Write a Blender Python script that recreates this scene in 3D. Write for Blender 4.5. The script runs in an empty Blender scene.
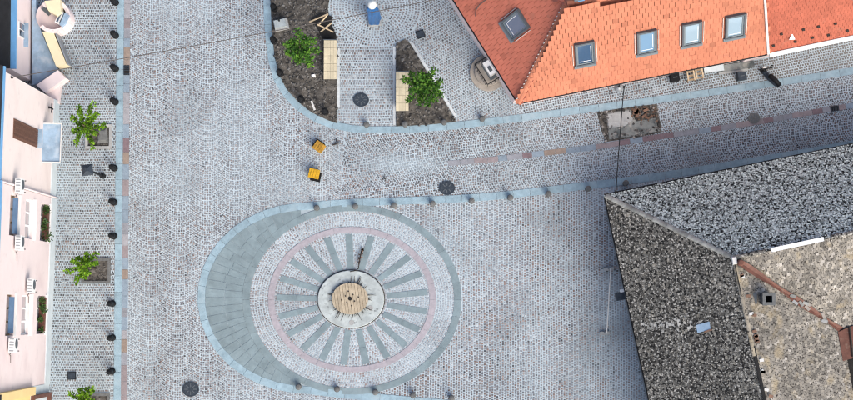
import bpy, math, random
import numpy as np
from mathutils import Vector, Matrix

random.seed(7)
rng = np.random.default_rng(11)
SC = bpy.context.scene
COL = SC.collection
PI = math.pi

# ------------------------------------------------------------------ camera
CAM_H = 80.0            # drone height
FPX = 1600.0            # focal length in pixels of the 853-wide photograph
TH = math.atan(110.0 / FPX)
cam_data = bpy.data.cameras.new('camera')
cam_data.sensor_width = 36.0
cam_data.sensor_fit = 'HORIZONTAL'
cam_data.lens = 36.0 * FPX / 853.0
cam_data.clip_end = 2000.0
cam = bpy.data.objects.new('camera', cam_data)
cam.location = (0, 0, CAM_H)
cam.rotation_euler = (TH, 0, 0)
COL.objects.link(cam)
SC.camera = cam

# ------------------------------------------------------------------ light
SUN_DIR = Vector((0.44, -0.64, 0.66)).normalized()     # towards the sun
world = bpy.data.worlds.new('World')
SC.world = world
world.use_nodes = True
wn = world.node_tree
bg = wn.nodes['Background']
sky = wn.nodes.new('ShaderNodeTexSky')
sky.sky_type = 'NISHITA'
sky.sun_disc = False
sky.sun_elevation = math.asin(SUN_DIR.z)
sky.sun_rotation = math.atan2(SUN_DIR.x, SUN_DIR.y)
sky.air_density = 0.9
sky.dust_density = 4.0
sky.ozone_density = 0.6
wn.links.new(sky.outputs['Color'], bg.inputs['Color'])
bg.inputs['Strength'].default_value = 0.15
sd = bpy.data.lights.new('sun', 'SUN')
sd.energy = 1.5
sd.angle = math.radians(50)
sd.color = (1.0, 0.965, 0.87)
sun = bpy.data.objects.new('sun', sd)
sun.rotation_euler = (-SUN_DIR).to_track_quat('-Z', 'Y').to_euler()
sun.location = (20, -20, 60)
COL.objects.link(sun)
SC.view_settings.view_transform = 'Standard'
SC.view_settings.look = 'None'
SC.view_settings.exposure = 0.62
SC.view_settings.gamma = 1.0
SC.cycles.filter_width = 1.2

# ------------------------------------------------------------------ helpers
def at(px, py, h=0.0):
    x = (px - 426.5) / FPX; y = (200.0 - py) / FPX
    yy = y * math.cos(TH) + math.sin(TH)
    zz = y * math.sin(TH) - math.cos(TH)
    t = (CAM_H - h) / (-zz)
    return Vector((x * t, yy * t, h))

def at2(px, py, h=0.0):
    p = at(px, py, h); return (p.x, p.y)

def tag(o, label=None, cat=None, group=None, kind=None):
    if label: o['label'] = label
    if cat: o['category'] = cat
    if group: o['group'] = group
    if kind: o['kind'] = kind
    return o

def thing(name, label, cat, loc=(0, 0, 0), rz=0.0, group=None):
    o = bpy.data.objects.new(name, None)
    o.empty_display_size = 0.2
    COL.objects.link(o); o.location = loc; o.rotation_euler = (0, 0, rz)
    return tag(o, label, cat, group)

class MB:
    def __init__(s): s.v = []; s.f = []; s.c = []
    def add(s, vs, fs, col=None):
        n = len(s.v); s.v += [tuple(v) for v in vs]
        s.f += [tuple(i + n for i in f) for f in fs]
        s.c += [col or (1, 1, 1)] * len(vs)
    def box(s, c, size, rz=0.0, taper=1.0, col=None, M=None):
        sx, sy, sz = size[0] / 2, size[1] / 2, size[2] / 2
        vs = []
        for z, k in ((-sz, 1.0), (sz, taper)):
            for x, y in ((-sx, -sy), (sx, -sy), (sx, sy), (-sx, sy)):
                vs.append(Vector((x * k, y * k, z)))
        R = M or Matrix.Rotation(rz, 3, 'Z')
        vs = [R @ v + Vector(c) for v in vs]
        s.add(vs, [(3, 2, 1, 0), (4, 5, 6, 7), (0, 1, 5, 4), (1, 2, 6, 5), (2, 3, 7, 6), (3, 0, 4, 7)], col)
    def prism(s, poly, z0, z1, inset=0.0, col=None):
        """poly: list of (x,y); z1 may be a list"""
        n = len(poly)
        a = sum(poly[i][0] * poly[(i + 1) % n][1] - poly[(i + 1) % n][0] * poly[i][1] for i in range(n))
        if a < 0: poly = poly[::-1]
        cx = sum(p[0] for p in poly) / n; cy = sum(p[1] for p in poly) / n
        vs = [(p[0], p[1], z0) for p in poly]
        top = []
        for p in poly:
            d = math.hypot(p[0] - cx, p[1] - cy) or 1
            k = max(0, 1 - inset / d)
            top.append((cx + (p[0] - cx) * k, cy + (p[1] - cy) * k, z1))
        s.add(vs + top, [tuple(range(n))[::-1], tuple(range(n, 2 * n))] +
              [(i, (i + 1) % n, n + (i + 1) % n, n + i) for i in range(n)], col)
    def tube(s, pts, r, seg=6, r1=None, col=None):
        pts = [Vector(p) for p in pts]; n = len(pts)
        vs = []; fs = []
        for i, p in enumerate(pts):
            d = (pts[min(i + 1, n - 1)] - pts[max(i - 1, 0)])
            d = d.normalized() if d.length > 0 else Vector((0, 0, 1))
            a = d.orthogonal().normalized() if i == 0 else (pa - d * pa.dot(d)).normalized()
            pa = a; b = d.cross(a)
            rr = r if r1 is None else r + (r1 - r) * i / (n - 1)
            for k in range(seg):
                t = 2 * PI * k / seg
                vs.append(p + a * math.cos(t) * rr + b * math.sin(t) * rr)
        for i in range(n - 1):
            for k in range(seg):
                k2 = (k + 1) % seg
                fs.append((i * seg + k, i * seg + k2, (i + 1) * seg + k2, (i + 1) * seg + k))
        fs.append(tuple(range(seg))[::-1]); fs.append(tuple(range((n - 1) * seg, n * seg)))
        s.add(vs, fs, col)
    def lathe(s, prof, c=(0, 0, 0), seg=16, sy=1.0, col=None):
        vs = []; fs = []
        for r, z in prof:
            for k in range(seg):
                t = 2 * PI * k / seg
                vs.append((c[0] + r * math.cos(t), c[1] + r * sy * math.sin(t), c[2] + z))
        n = len(prof)
        for i in range(n - 1):
            for k in range(seg):
                k2 = (k + 1) % seg
                fs.append((i * seg + k, i * seg + k2, (i + 1) * seg + k2, (i + 1) * seg + k))
        fs.append(tuple(range(seg))[::-1]); fs.append(tuple(range((n - 1) * seg, n * seg)))
        s.add(vs, fs, col)
    def build(s, name, mat, parent=None, smooth=False, kind=None, world=True):
        """world=True: coordinates are world coordinates, made relative to the (unrotated) parent chain"""
        off = Vector((0, 0, 0))
        if parent and world:
            p = parent
            while p: off += p.location; p = p.parent
        me = bpy.data.meshes.new(name)
        vs = s.v
        if not parent and world and vs:
            a = np.array(vs)
            off = Vector(((a[:, 0].min() + a[:, 0].max()) / 2, (a[:, 1].min() + a[:, 1].max()) / 2, a[:, 2].min()))
        me.from_pydata([(v[0] - off.x, v[1] - off.y, v[2] - off.z) for v in vs], [], s.f)
        ca = me.color_attributes.new('col', 'FLOAT_COLOR', 'POINT')
        ca.data.foreach_set('color', np.array([(c[0], c[1], c[2], 1) for c in s.c], np.float32).ravel())
        if smooth:
            me.polygons.foreach_set('use_smooth', [True] * len(me.polygons))
        me.materials.append(mat); me.update()
        o = bpy.data.objects.new(name, me); COL.objects.link(o)
        if parent: o.parent = parent
        elif world: o.location = off
        if kind: o['kind'] = kind
        return o

def np_mesh(name, V, FQ, C, mat, parent=None, kind='stuff', polys=None):
    """V (n,3), FQ (m,k) equal sized faces, C (n,3)"""
    me = bpy.data.meshes.new(name)
    me.vertices.add(len(V)); me.vertices.foreach_set('co', np.ascontiguousarray(V, np.float32).ravel())
    k = FQ.shape[1]; m = len(FQ)
    me.loops.add(m * k); me.loops.foreach_set('vertex_index', np.ascontiguousarray(FQ, np.int32).ravel())
    me.polygons.add(m)
    me.polygons.foreach_set('loop_start', np.arange(0, m * k, k, dtype=np.int32))
    me.update(calc_edges=True); me.shade_flat()
    ca = me.color_attributes.new('col', 'FLOAT_COLOR', 'POINT')
    ca.data.foreach_set('color', np.c_[C, np.ones(len(C))].astype(np.float32).ravel())
    me.materials.append(mat)
    o = bpy.data.objects.new(name, me); COL.objects.link(o)
    if parent: o.parent = parent
    if kind: o['kind'] = kind
    return o

def copy_tree(o, parent=None):
    c = o.copy(); COL.objects.link(c)
    if parent: c.parent = parent
    for ch in list(o.children): copy_tree(ch, c)
    return c

def in_poly(X, Y, poly):
    r = np.zeros(X.shape, bool); n = len(poly)
    for i in range(n):
        x1, y1 = poly[i][:2]; x2, y2 = poly[(i + 1) % n][:2]
        if y1 == y2: continue
        c = ((y1 > Y) != (y2 > Y)) & (X < (x2 - x1) * (Y - y1) / (y2 - y1) + x1)
        r ^= c
    return r

# ------------------------------------------------------------------ materials
def mat(name, col, rough=0.8, var=0.15, scale=6.0, detail=6.0, attr=False, objrand=0.0, bump=0.0, bscale=40.0,
        spots=None, spec=0.3, metal=0.0, spots2=None):
    """procedural: base colour x noise (x per-vertex colour) (x per-object random value); spots=(colour, scale, lo, hi)"""
    m = bpy.data.materials.new(name); m.use_nodes = True
    nt = m.node_tree; N = nt.nodes; L = nt.links
    b = N['Principled BSDF']
    b.inputs['Roughness'].default_value = rough
    b.inputs['Specular IOR Level'].default_value = spec
    b.inputs['Metallic'].default_value = metal
    geo = N.new('ShaderNodeNewGeometry')
    nz = N.new('ShaderNodeTexNoise'); nz.inputs['Scale'].default_value = scale; nz.inputs['Detail'].default_value = detail
    nz.inputs['Roughness'].default_value = 0.65
    L.new(geo.outputs['Position'], nz.inputs['Vector'])
    mr = N.new('ShaderNodeMapRange'); mr.inputs['From Min'].default_value = 0.3; mr.inputs['From Max'].default_value = 0.7
    mr.inputs['To Min'].default_value = 1 - var; mr.inputs['To Max'].default_value = 1 + var
    L.new(nz.outputs['Fac'], mr.inputs['Value'])
    fac = mr.outputs['Result']
    if objrand:
        oi = N.new('ShaderNodeObjectInfo')
        m2 = N.new('ShaderNodeMapRange'); m2.inputs['To Min'].default_value = 1 - objrand; m2.inputs['To Max'].default_value = 1 + objrand
        L.new(oi.outputs['Random'], m2.inputs['Value'])
        mm = N.new('ShaderNodeMath'); mm.operation = 'MULTIPLY'
        L.new(fac, mm.inputs[0]); L.new(m2.outputs['Result'], mm.inputs[1]); fac = mm.outputs[0]
    vm = N.new('ShaderNodeVectorMath'); vm.operation = 'SCALE'
    if attr:
        at_ = N.new('ShaderNodeAttribute'); at_.attribute_name = 'col'
        mx = N.new('ShaderNodeVectorMath'); mx.operation = 'MULTIPLY'
        mx.inputs[1].default_value = col
        L.new(at_.outputs['Color'], mx.inputs[0]); L.new(mx.outputs['Vector'], vm.inputs[0])
    else:
        vm.inputs[0].default_value = col
    L.new(fac, vm.inputs['Scale'])
    out = vm.outputs['Vector']
    for sp in (spots, spots2):
        if not sp: continue
        scol, ssc, lo, hi = sp
        n2 = N.new('ShaderNodeTexNoise'); n2.inputs['Scale'].default_value = ssc; n2.inputs['Detail'].default_value = 5
        L.new(geo.outputs['Position'], n2.inputs['Vector'])
        r2 = N.new('ShaderNodeMapRange'); r2.inputs['From Min'].default_value = lo; r2.inputs['From Max'].default_value = hi
        L.new(n2.outputs['Fac'], r2.inputs['Value'])
        mix = N.new('ShaderNodeMix'); mix.data_type = 'RGBA'
        L.new(r2.outputs['Result'], mix.inputs['Factor'])
        L.new(out, mix.inputs['A']); mix.inputs['B'].default_value = (*scol, 1)
        out = mix.outputs['Result']
    L.new(out, b.inputs['Base Color'])
    if bump:
        n3 = N.new('ShaderNodeTexNoise'); n3.inputs['Scale'].default_value = bscale; n3.inputs['Detail'].default_value = 4
        L.new(geo.outputs['Position'], n3.inputs['Vector'])
        bp = N.new('ShaderNodeBump'); bp.inputs['Strength'].default_value = bump; bp.inputs['Distance'].default_value = 0.02
        L.new(n3.outputs['Fac'], bp.inputs['Height']); L.new(bp.outputs['Normal'], b.inputs['Normal'])
    return m

def glass(name, col):
    m = bpy.data.materials.new(name); m.use_nodes = True
    b = m.node_tree.nodes['Principled BSDF']
    b.inputs['Base Color'].default_value = (*col, 1); b.inputs['Roughness'].default_value = 0.06
    b.inputs['Specular IOR Level'].default_value = 0.9; b.inputs['Metallic'].default_value = 0.0
    b.inputs['Coat Weight'].default_value = 1.0; b.inputs['Coat Roughness'].default_value = 0.03
    return m

SAND = (0.43, 0.51, 0.56)
M = {
 'sand': mat('joint_sand', SAND, 0.95, 0.12, 1.2, 8, spots=((0.32, 0.385, 0.425), 0.35, 0.48, 0.66)),
 'cobble': mat('granite_setts', (1, 1, 1), 0.75, 0.12, 9, 4, attr=True, bump=0.25, bscale=60),
 'bluestone': mat('blue_grey_granite', (0.26, 0.37, 0.435), 0.7, 0.18, 3.5, 8, objrand=0.09, bump=0.1, spots=((0.33, 0.43, 0.485), 1.3, 0.55, 0.75)),
 'teal': mat('grey_green_slab', (0.19, 0.252, 0.278), 0.7, 0.18, 2.0, 9, objrand=0.08, bump=0.1, spots=((0.245, 0.31, 0.335), 0.8, 0.55, 0.8)),
 'pinkstone': mat('pink_granite', (0.345, 0.325, 0.36), 0.7, 0.14, 5, 6, objrand=0.05, bump=0.1),
 'lightedge': mat('pale_edging', (0.52, 0.56, 0.58), 0.8, 0.15, 5, 6, objrand=0.08),
 'soil': mat('bed_soil', (0.085, 0.078, 0.069), 1.0, 0.5, 3.0, 10, bump=0.6, bscale=14, spots=((0.17, 0.16, 0.145), 5, 0.52, 0.68), spots2=((0.025, 0.024, 0.024), 2.2, 0.57, 0.7)),
 'clod': mat('soil_clods', (1, 1, 1), 1.0, 0.3, 20, 4, attr=True),
 'black': mat('black_iron', (0.008, 0.009, 0.011), 0.6, 0.2, 12, 3, spec=0.2),
 'castiron': mat('cast_iron', (0.03, 0.042, 0.058), 0.55, 0.3, 9, 5, bump=0.3, bscale=30),
 'concrete': mat('pale_concrete', (0.36, 0.37, 0.37), 0.9, 0.18, 6, 8, objrand=0.08, bump=0.15),
 'greystone': mat('grey_bollard_stone', (0.125, 0.13, 0.13), 0.85, 0.25, 8, 6, objrand=0.12, bump=0.15),
 'whitestone': mat('white_concrete', (0.42, 0.47, 0.475), 0.85, 0.2, 2.5, 10, bump=0.15, spots=((0.32, 0.36, 0.365), 3, 0.5, 0.7), spots2=((0.10, 0.11, 0.115), 3.7, 0.61, 0.74)),
 'plank': mat('pale_timber', (0.40, 0.34, 0.25), 0.75, 0.25, 4, 8, objrand=0.10),
 'benchwood': mat('bench_timber', (0.56, 0.50, 0.36), 0.7, 0.12, 5, 6, objrand=0.09),
 'rawwood': mat('raw_timber', (0.55, 0.44, 0.30), 0.8, 0.2, 9, 5),
 'oldwood': mat('old_timber', (0.30, 0.22, 0.14), 0.8, 0.25, 9, 5),
 'rust': mat('rusty_steel', (0.045, 0.037, 0.032), 0.9, 0.4, 20, 4),
 'leaf': mat('bright_leaf', (1, 1, 1), 0.65, 0.25, 8, 3, attr=True, spec=0.12),
 'bark': mat('bark', (0.12, 0.09, 0.065), 0.95, 0.3, 14, 6, bump=0.5),
 'orange': mat('clay_tile', (1, 1, 1), 0.85, 0.12, 1.2, 9, attr=True, bump=0.1, spots=((0.30, 0.13, 0.09), 2.2, 0.62, 0.85)),
 'oldtile': mat('lichen_tile', (1, 1, 1), 0.95, 0.45, 0.7, 10, attr=True, bump=0.5, bscale=26,
                spots=((0.46, 0.45, 0.415), 12.0, 0.55, 0.62), spots2=((0.014, 0.014, 0.014), 8.5, 0.53, 0.58)),
 'oldtile_north': mat('grey_lichen_tile', (1, 1, 1), 0.95, 0.35, 0.7, 10, attr=True, bump=0.5, bscale=26,
                spots=((0.66, 0.74, 0.71), 12.0, 0.49, 0.58), spots2=((0.016, 0.018, 0.018), 9.0, 0.54, 0.58)),
 'oldtile_pale': mat('sunlit_lichen_tile', (1, 1, 1), 0.95, 0.35, 0.8, 10, attr=True, bump=0.5, bscale=26,
                spots=((0.045, 0.04, 0.036), 11.5, 0.565, 0.62), spots2=((0.36, 0.30, 0.20), 1.1, 0.56, 0.74)),  # warm tone holds both lichen and painted sunlight of the inner slopes
 'hipstone': mat('hip_tile', (0.26, 0.265, 0.25), 0.9, 0.35, 4, 8, objrand=0.25),
 'pinkwall': mat('pink_plaster', (0.76, 0.675, 0.65), 0.9, 0.035, 0.8, 8, bump=0.04, spots=((0.60, 0.50, 0.485), 0.45, 0.52, 0.85), spots2=((0.60, 0.53, 0.52), 2.5, 0.6, 0.85)),
 'pinkwall2': mat('rose_plaster', (0.74, 0.645, 0.64), 0.9, 0.035, 0.8, 8, bump=0.04, spots=((0.60, 0.49, 0.495), 0.45, 0.52, 0.85), spots2=((0.60, 0.53, 0.53), 2.5, 0.6, 0.85)),
 'palewall': mat('pale_plaster', (0.76, 0.66, 0.66), 0.9, 0.04, 1.0, 8, bump=0.04),
 'plinth': mat('pale_blue_plinth', (0.55, 0.62, 0.65), 0.85, 0.1, 2, 8),
 'cream': mat('cream_paint', (0.72, 0.64, 0.44), 0.8, 0.05, 2, 6),
 'yellow_wall': mat('yellow_plaster', (0.74, 0.56, 0.27), 0.9, 0.05, 1.2, 6),
 'white': mat('white_paint', (0.78, 0.79, 0.79), 0.6, 0.04, 4, 4),
 'acgrey': mat('grey_plastic', (0.62, 0.62, 0.60), 0.5, 0.05, 6, 4),
 'blindblue': mat('blue_blind', (0.10, 0.17, 0.28), 0.7, 0.15, 3, 5),
 'bluepaint': mat('blue_gutter', (0.15, 0.36, 0.62), 0.5, 0.08, 3, 4),
 'bluemetal': mat('blue_grey_sheet', (0.27, 0.38, 0.50), 0.6, 0.28, 1.6, 10, spots=((0.42, 0.50, 0.58), 2.2, 0.52, 0.72)),
 'brown': mat('brown_shutter', (0.13, 0.065, 0.045), 0.7, 0.25, 6, 6, objrand=0.15),
 'redbrown': mat('red_brown_metal', (0.13, 0.055, 0.04), 0.6, 0.3, 3, 8, spots=((0.2, 0.13, 0.1), 4, 0.58, 0.75)),
 'slate': mat('black_slate', (0.014, 0.015, 0.018), 0.7, 0.4, 3, 6, objrand=0.3),
 'darkwall': mat('grey_render', (0.19, 0.215, 0.235), 0.9, 0.15, 1.0, 8, bump=0.1),
 'courtyard': mat('courtyard_ground', (0.02, 0.02, 0.02), 1.0, 0.3, 2, 6),
 'zinc': mat('zinc_sheet', (0.30, 0.32, 0.34), 0.45, 0.15, 3, 6, metal=0.3),
 'frame': mat('anthracite_frame', (0.085, 0.10, 0.115), 0.5, 0.1, 6, 4),
 'sash': mat('grey_sash', (0.15, 0.18, 0.20), 0.45, 0.08, 6, 4),
 'glass_blue': glass('window_glass_blue', (0.04, 0.085, 0.16)),
 'glass_pale': glass('window_glass_pale', (0.28, 0.38, 0.46)),
 'glass_mid': glass('window_glass_mid', (0.16, 0.28, 0.42)),
 'glass_dark': glass('window_glass_dark', (0.05, 0.08, 0.12)),
 'yellow': mat('yellow_plastic', (0.52, 0.30, 0.015), 0.6, 0.3, 5, 6),
 'yellow2': mat('ochre_plastic', (0.38, 0.21, 0.03), 0.7, 0.35, 5, 6),
 'tarp': mat('blue_tarpaulin', (0.01, 0.10, 0.30), 0.4, 0.25, 3, 6, spec=0.5),
 'tarp_light': mat('white_wrap', (0.68, 0.70, 0.68), 0.5, 0.12, 6, 5),
 'rubble': mat('broken_concrete', (1, 1, 1), 0.95, 0.25, 8, 8, attr=True, bump=0.4),
 'oldconcrete': mat('trench_concrete', (0.21, 0.225, 0.22), 0.95, 0.3, 2.2, 10, bump=0.3, spots=((0.07, 0.085, 0.09), 1.5, 0.5, 0.68), spots2=((0.36, 0.35, 0.32), 2.7, 0.56, 0.74)),
 'brick': mat('clay_brick', (0.20, 0.12, 0.085), 0.9, 0.3, 8, 6, objrand=0.25),
 'beige': mat('beige_step_stone', (0.33, 0.30, 0.265), 0.85, 0.2, 4, 8),
 'cable': mat('cable_sheath', (0.09, 0.08, 0.075), 0.7, 0.1, 8, 2),
}
BAND = [mat('band_' + n, c, 0.75, 0.18, 4, 8, objrand=0.08, bump=0.1) for n, c in (
    ('mauve', (0.19, 0.14, 0.155)), ('tan', (0.27, 0.215, 0.18)), ('grey', (0.24, 0.25, 0.28)), ('blue', (0.215, 0.275, 0.335)), ('pale', (0.31, 0.31, 0.335)), ('rose', (0.25, 0.215, 0.225)))]

# ------------------------------------------------------------------ setting: ground and paving
gm = MB()
gm.add([(-300, -300, 0), (300, -300, 0), (300, 300, 0), (-300, 300, 0)], [(0, 1, 2, 3)])
ground = gm.build('ground', M['sand'], world=False, kind='structure')

WC = (352.0, 299.5)        # wheel of paving, in photo pixels
BC = (307.0, 298.0)        # big crescent circle
KY = 0.865                 # the wheel is an oval
def wheel(r, a, c=WC): return (c[0] + r * math.cos(a), c[1] - KY * r * math.sin(a))

S1 = [(121, -70), (120.5, 0), (117.3, 400), (116.8, 470)]
S2 = [(127.9, -70), (127.3, 0), (124.0, 400), (123.4, 470)]
S3 = [(267, -70), (267, 0), (268.3, 30), (271, 55), (275, 74), (283, 90), (294, 103), (309, 115), (326, 123), (345, 127.8),
      (370, 130), (400, 129.8), (430, 128), (460, 125.2), (500, 120.5), (560, 112.8), (640, 102.3), (745, 87.5), (853, 71), (930, 59)]
S4top = [(307, 206.3), (340, 203.4), (400, 201), (440, 199.6), (480, 197.3), (520, 193.5), (560, 188.8), (615, 182.3), (660, 176), (720, 166.5), (772, 158), (853, 144), (930, 131)]
S4bot = [(307, 389.8), (340, 394.0), (376, 397.3), (413, 400.5), (450, 403.5), (520, 409), (600, 415), (680, 421), (760, 427)]
S5 = [(448, 163.5), (500, 158.5), (557, 151.6), (596, 147), (649, 138.3), (740, 125), (820, 111), (853, 105.5), (930, 93)]

def smooth_path(p, n=8):
    out = []
    P = [Vector((*q, 0)) for q in p]
    for i in range(len(P) - 1):
        p0 = P[max(i - 1, 0)]; p1 = P[i]; p2 = P[i + 1]; p3 = P[min(i + 2, len(P) - 1)]
        for k in range(n):
            t = k / n
            out.append(0.5 * ((2 * p1) + (p2 - p0) * t + (2 * p0 - 5 * p1 + 4 * p2 - p3) * t * t + (3 * p1 - p0 - 3 * p2 + p3) * t ** 3))
    out.append(P[-1])
    return [at2(q.x, q.y) for q in out]

def resample(pts, L, jitter=0.0):
    P = [Vector((*p, 0)) for p in pts]
    cum = [0]
    for i in range(1, len(P)): cum.append(cum[-1] + (P[i] - P[i - 1]).length)
    out = []; s = 0; i = 0
    while s < cum[-1]:
        while cum[i + 1] < s: i += 1
        t = (s - cum[i]) / (cum[i + 1] - cum[i])
        d = (P[i + 1] - P[i]).normalized()
        out.append((P[i].lerp(P[i + 1], t), d))
        s += L * (1 + random.uniform(-jitter, jitter))
    return out

def band(name, path, width, L, mats, jitter=0.05, z=0.026, gap=0.010, skip=None, smooth=True):
    """a flush band of slabs along a path; each slab is a piece of its own"""
    pts = smooth_path(path) if smooth else [at2(*p) for p in path]
    sm = resample(pts, L, jitter)
    root = bpy.data.objects.new(name, None); COL.objects.link(root)
    root['kind'] = 'structure'
    h = width / 2
    for i in range(len(sm) - 1):
        (a, da), (b, db) = sm[i], sm[i + 1]
        if skip and skip(a): continue
        na = Vector((-da.y, da.x, 0)); nb = Vector((-db.y, db.x, 0))
        a2 = a + da * gap / 2; b2 = b - db * gap / 2
        poly = [(a2 + na * h)[:2], (a2 - na * h)[:2], (b2 - nb * h)[:2], (b2 + nb * h)[:2]]
        mb = MB(); mb.prism(poly, 0.0, z + random.uniform(-0.003, 0.003), 0.004)
        mb.build('slab', random.choice(mats), root)
    return root

def arc_px(c, r, a0, a1, n=40): return [wheel(r, a0 + (a1 - a0) * i / n, c) for i in range(n + 1)]
band('sidewalk_kerb_band', S1, 0.36, 0.80, [M['bluestone']], 0.02)
W_ = [BAND[2]] * 3 + [BAND[3]] * 3 + [BAND[4]] * 4 + [BAND[5]] * 2 + [BAND[0]] * 1 + [BAND[1]] * 2
band('drain_channel_band', S2, 0.31, 0.62, W_, 0.35, 0.021)
band('garden_kerb_band', S3, 0.355, 0.95, [M['bluestone']], 0.05)
path4 = list(reversed(S4top)) + arc_px(BC, 106, PI / 2, 3 * PI / 2)[1:-1] + S4bot
band('square_kerb_band', [p for p in path4], 0.37, 0.85, [M['bluestone']], 0.05, smooth=True)
W2 = [BAND[0]] * 5 + [BAND[5]] * 3 + [BAND[2]] * 4 + [BAND[3]] * 3 + [BAND[1]] * 1
band('street_channel_band', S5, 0.27, 0.62, W2, 0.3, 0.021)
for pth in ([(338.4, 48), (338.4, 124.5)], [(394.2, 47), (394.2, 127)]):
    band('path_edging_band', pth, 0.13, 1.0, [M['lightedge']], 0.1, 0.023, smooth=False)
band('bed_edging_band', [(398, 42), (405.5, 38.2), (411, 42), (458.3, 121)], 0.14, 0.9, [M['lightedge']], 0.1, 0.023, smooth=False)

# wheel of slabs
paving = bpy.data.objects.new('wheel_paving', None); COL.objects.link(paving); paving['kind'] = 'structure'
def ring(r0, r1, n, m, name, c=WC, z=0.026, off=0.0):
    for i in range(n):
        a0 = 2 * PI * i / n + off; a1 = 2 * PI * (i + 1) / n + off
        g = 0.10 / r1
        poly = []
        for k in range(4): poly.append(at2(*wheel(r1, a0 + g + (a1 - a0 - 2 * g) * k / 3, c)))
        for k in range(3, -1, -1): poly.append(at2(*wheel(r0, a0 + g + (a1 - a0 - 2 * g) * k / 3, c)))
        mb = MB(); mb.prism(poly, 0, z + random.uniform(-0.003, 0.003)); mb.build(name, m, paving)
ring(102.2, 109.6, 34, M['teal'], 'ring_slab')
ring(77.6, 84.0, 28, M['pinkstone'], 'pink_ring_slab')
for i in range(21):
    a = math.radians(178) + 2 * PI * i / 21
    for r0, r1 in ((35.5, 56), (56.2, 75.5)):
        poly = []
        for r, w in ((r0, 1), (r1, 1), (r1, -1), (r0, -1)):
            x, y = wheel(r, a); hw = 2.75 + 0.010 * r
            poly.append(at2(x - w * hw * math.sin(a), y - w * hw * KY * math.cos(a)))
        mb = MB(); mb.prism(poly, 0, 0.025 + random.uniform(-0.003, 0.003)); mb.build('spoke_slab', M['teal'], paving)
# crescent
a = math.radians(93.5)
row = 0
while a < math.radians(266):
    st = math.radians(random.uniform(5.2, 6.4)); b = min(a + st, math.radians(267))
    def rin(t):
        cx_, cy_ = WC[0] - BC[0], -(WC[1] - BC[1]) / KY
        q = cx_ * math.cos(t) + cy_ * math.sin(t)
        return q + math.sqrt(109.75 ** 2 - cx_ ** 2 - cy_ ** 2 + q * q)
    ra, rb = rin(a), rin(b)
    wid = 101.6 - (ra + rb) / 2
    cuts = [0, 1] if wid < 16 else [0, random.uniform(0.36, 0.64), 1]
    for k in range(len(cuts) - 1):
        g = 0.0022
        def pt(t, q): r = rin(t) + (101.7 - rin(t)) * q; return at2(*wheel(r, t, BC))
        q0, q1 = cuts[k] + (0.006 if k else 0), cuts[k + 1] - (0.006 if k < len(cuts) - 2 else 0)
        mb = MB(); mb.prism([pt(a + g, q0), pt(a + g, q1), pt(b - g, q1), pt(b - g, q0)], 0, 0.024 + random.uniform(-0.003, 0.003))
        mb.build('crescent_slab', M['teal'], paving)
    a = b

# --- soil beds
bedL = [(270, -70), (270.5, 0), (272, 30), (274.5, 55), (278.5, 73), (286, 88.5), (297, 101), (311.5, 112.5), (328, 120.5), (337, 123.5),
        (337, 42), (333, 33), (329.5, 22), (328, 8), (330.5, -5), (336, -18), (336, -70)]
bedR = [(396, 126.5), (396, 43.5), (405, 39.5), (410, 43.5), (456.5, 122), (430, 124.8)]
trench = [(597, 112.5), (620, 108.5), (657, 104), (659, 116), (662, 132), (640, 137), (606, 142), (601, 130)]
def sheet(name, poly, z, m, kind='structure', res=0.16, amp=0.03):
    """uneven soil surface clipped to a polygon (world xy)"""
    from mathutils import noise
    P = [at2(*p) for p in poly]
    a = np.array(P); x0, y0 = a.min(0); x1, y1 = a.max(0)
    xs = np.arange(x0, x1 + res, res); ys = np.arange(y0, y1 + res, res)
    import bmesh
    bm = bmesh.new()
    bm.faces.new([bm.verts.new((p[0], p[1], z)) for p in P])
    for i, x in enumerate(xs):
        bmesh.ops.bisect_plane(bm, geom=bm.verts[:] + bm.edges[:] + bm.faces[:], plane_co=(x, 0, 0), plane_no=(1, 0, 0))
    for y in ys:
        bmesh.ops.bisect_plane(bm, geom=bm.verts[:] + bm.edges[:] + bm.faces[:], plane_co=(0, y, 0), plane_no=(0, 1, 0))
    for v in bm.verts:
        v.co.z = z + amp * (noise.noise(v.co * 1.7) + 0.6 * noise.noise(v.co * 5.1))
    bmesh.ops.triangulate(bm, faces=bm.faces[:])
    me = bpy.data.meshes.new(name); bm.to_mesh(me); bm.free()
    me.update()
    if me.polygons and me.polygons[0].normal.z < 0: me.flip_normals()
    me.materials.append(m)
    o = bpy.data.objects.new(name, me); COL.objects.link(o); o['kind'] = kind
    return o
sheet('soil_bed', bedL, 0.06, M['soil'])
sheet('soil_bed', bedR, 0.06, M['soil'])

# --- cobbles: real setts, a joined mesh for each area (far too many and too small to pick apart)
pitS = [[(85.5, 124.5), (112, 124.5), (112, 149), (85.5, 149)], [(82, 258), (110.5, 258), (110.5, 283.5), (82, 283.5)], [(81, 393), (109.5, 393), (109.5, 419), (81, 419)]]
WP = [[at2(*p) for p in q] for q in pitS]
def W(poly): return [at2(*p) for p in poly]
cir = lambda c, r, k=KY, n=72: [at2(c[0] + r * math.cos(2 * PI * i / n), c[1] - k * r * math.sin(2 * PI * i / n)) for i in range(n)]
GC = (375, 7)
R_side = W([(-70, -70), (118, -70), (117.6, 0), (114.5, 400), (114, 470), (-70, 470)])
up3 = [p for p in S3]
R_gard = W(up3 + [(930, -90), (267, -90)])                # everything above the garden kerb
R_gcirc = cir(GC, 46.5, 0.87)
R_path = W([(337, -30), (395, -30), (395, 130), (337, 130)])
R_gdiag = W([(395, -90), (500, -90), (500, 60), (525, 118), (457, 127), (395, 130)])
R_str = W([p for p in S3 if p[0] >= 345] + list(reversed([p for p in S4top if p[0] >= 340])))
R_str_up = W([p for p in S3 if p[0] >= 345] + list(reversed(S5)) + [(346, 164)])
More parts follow.
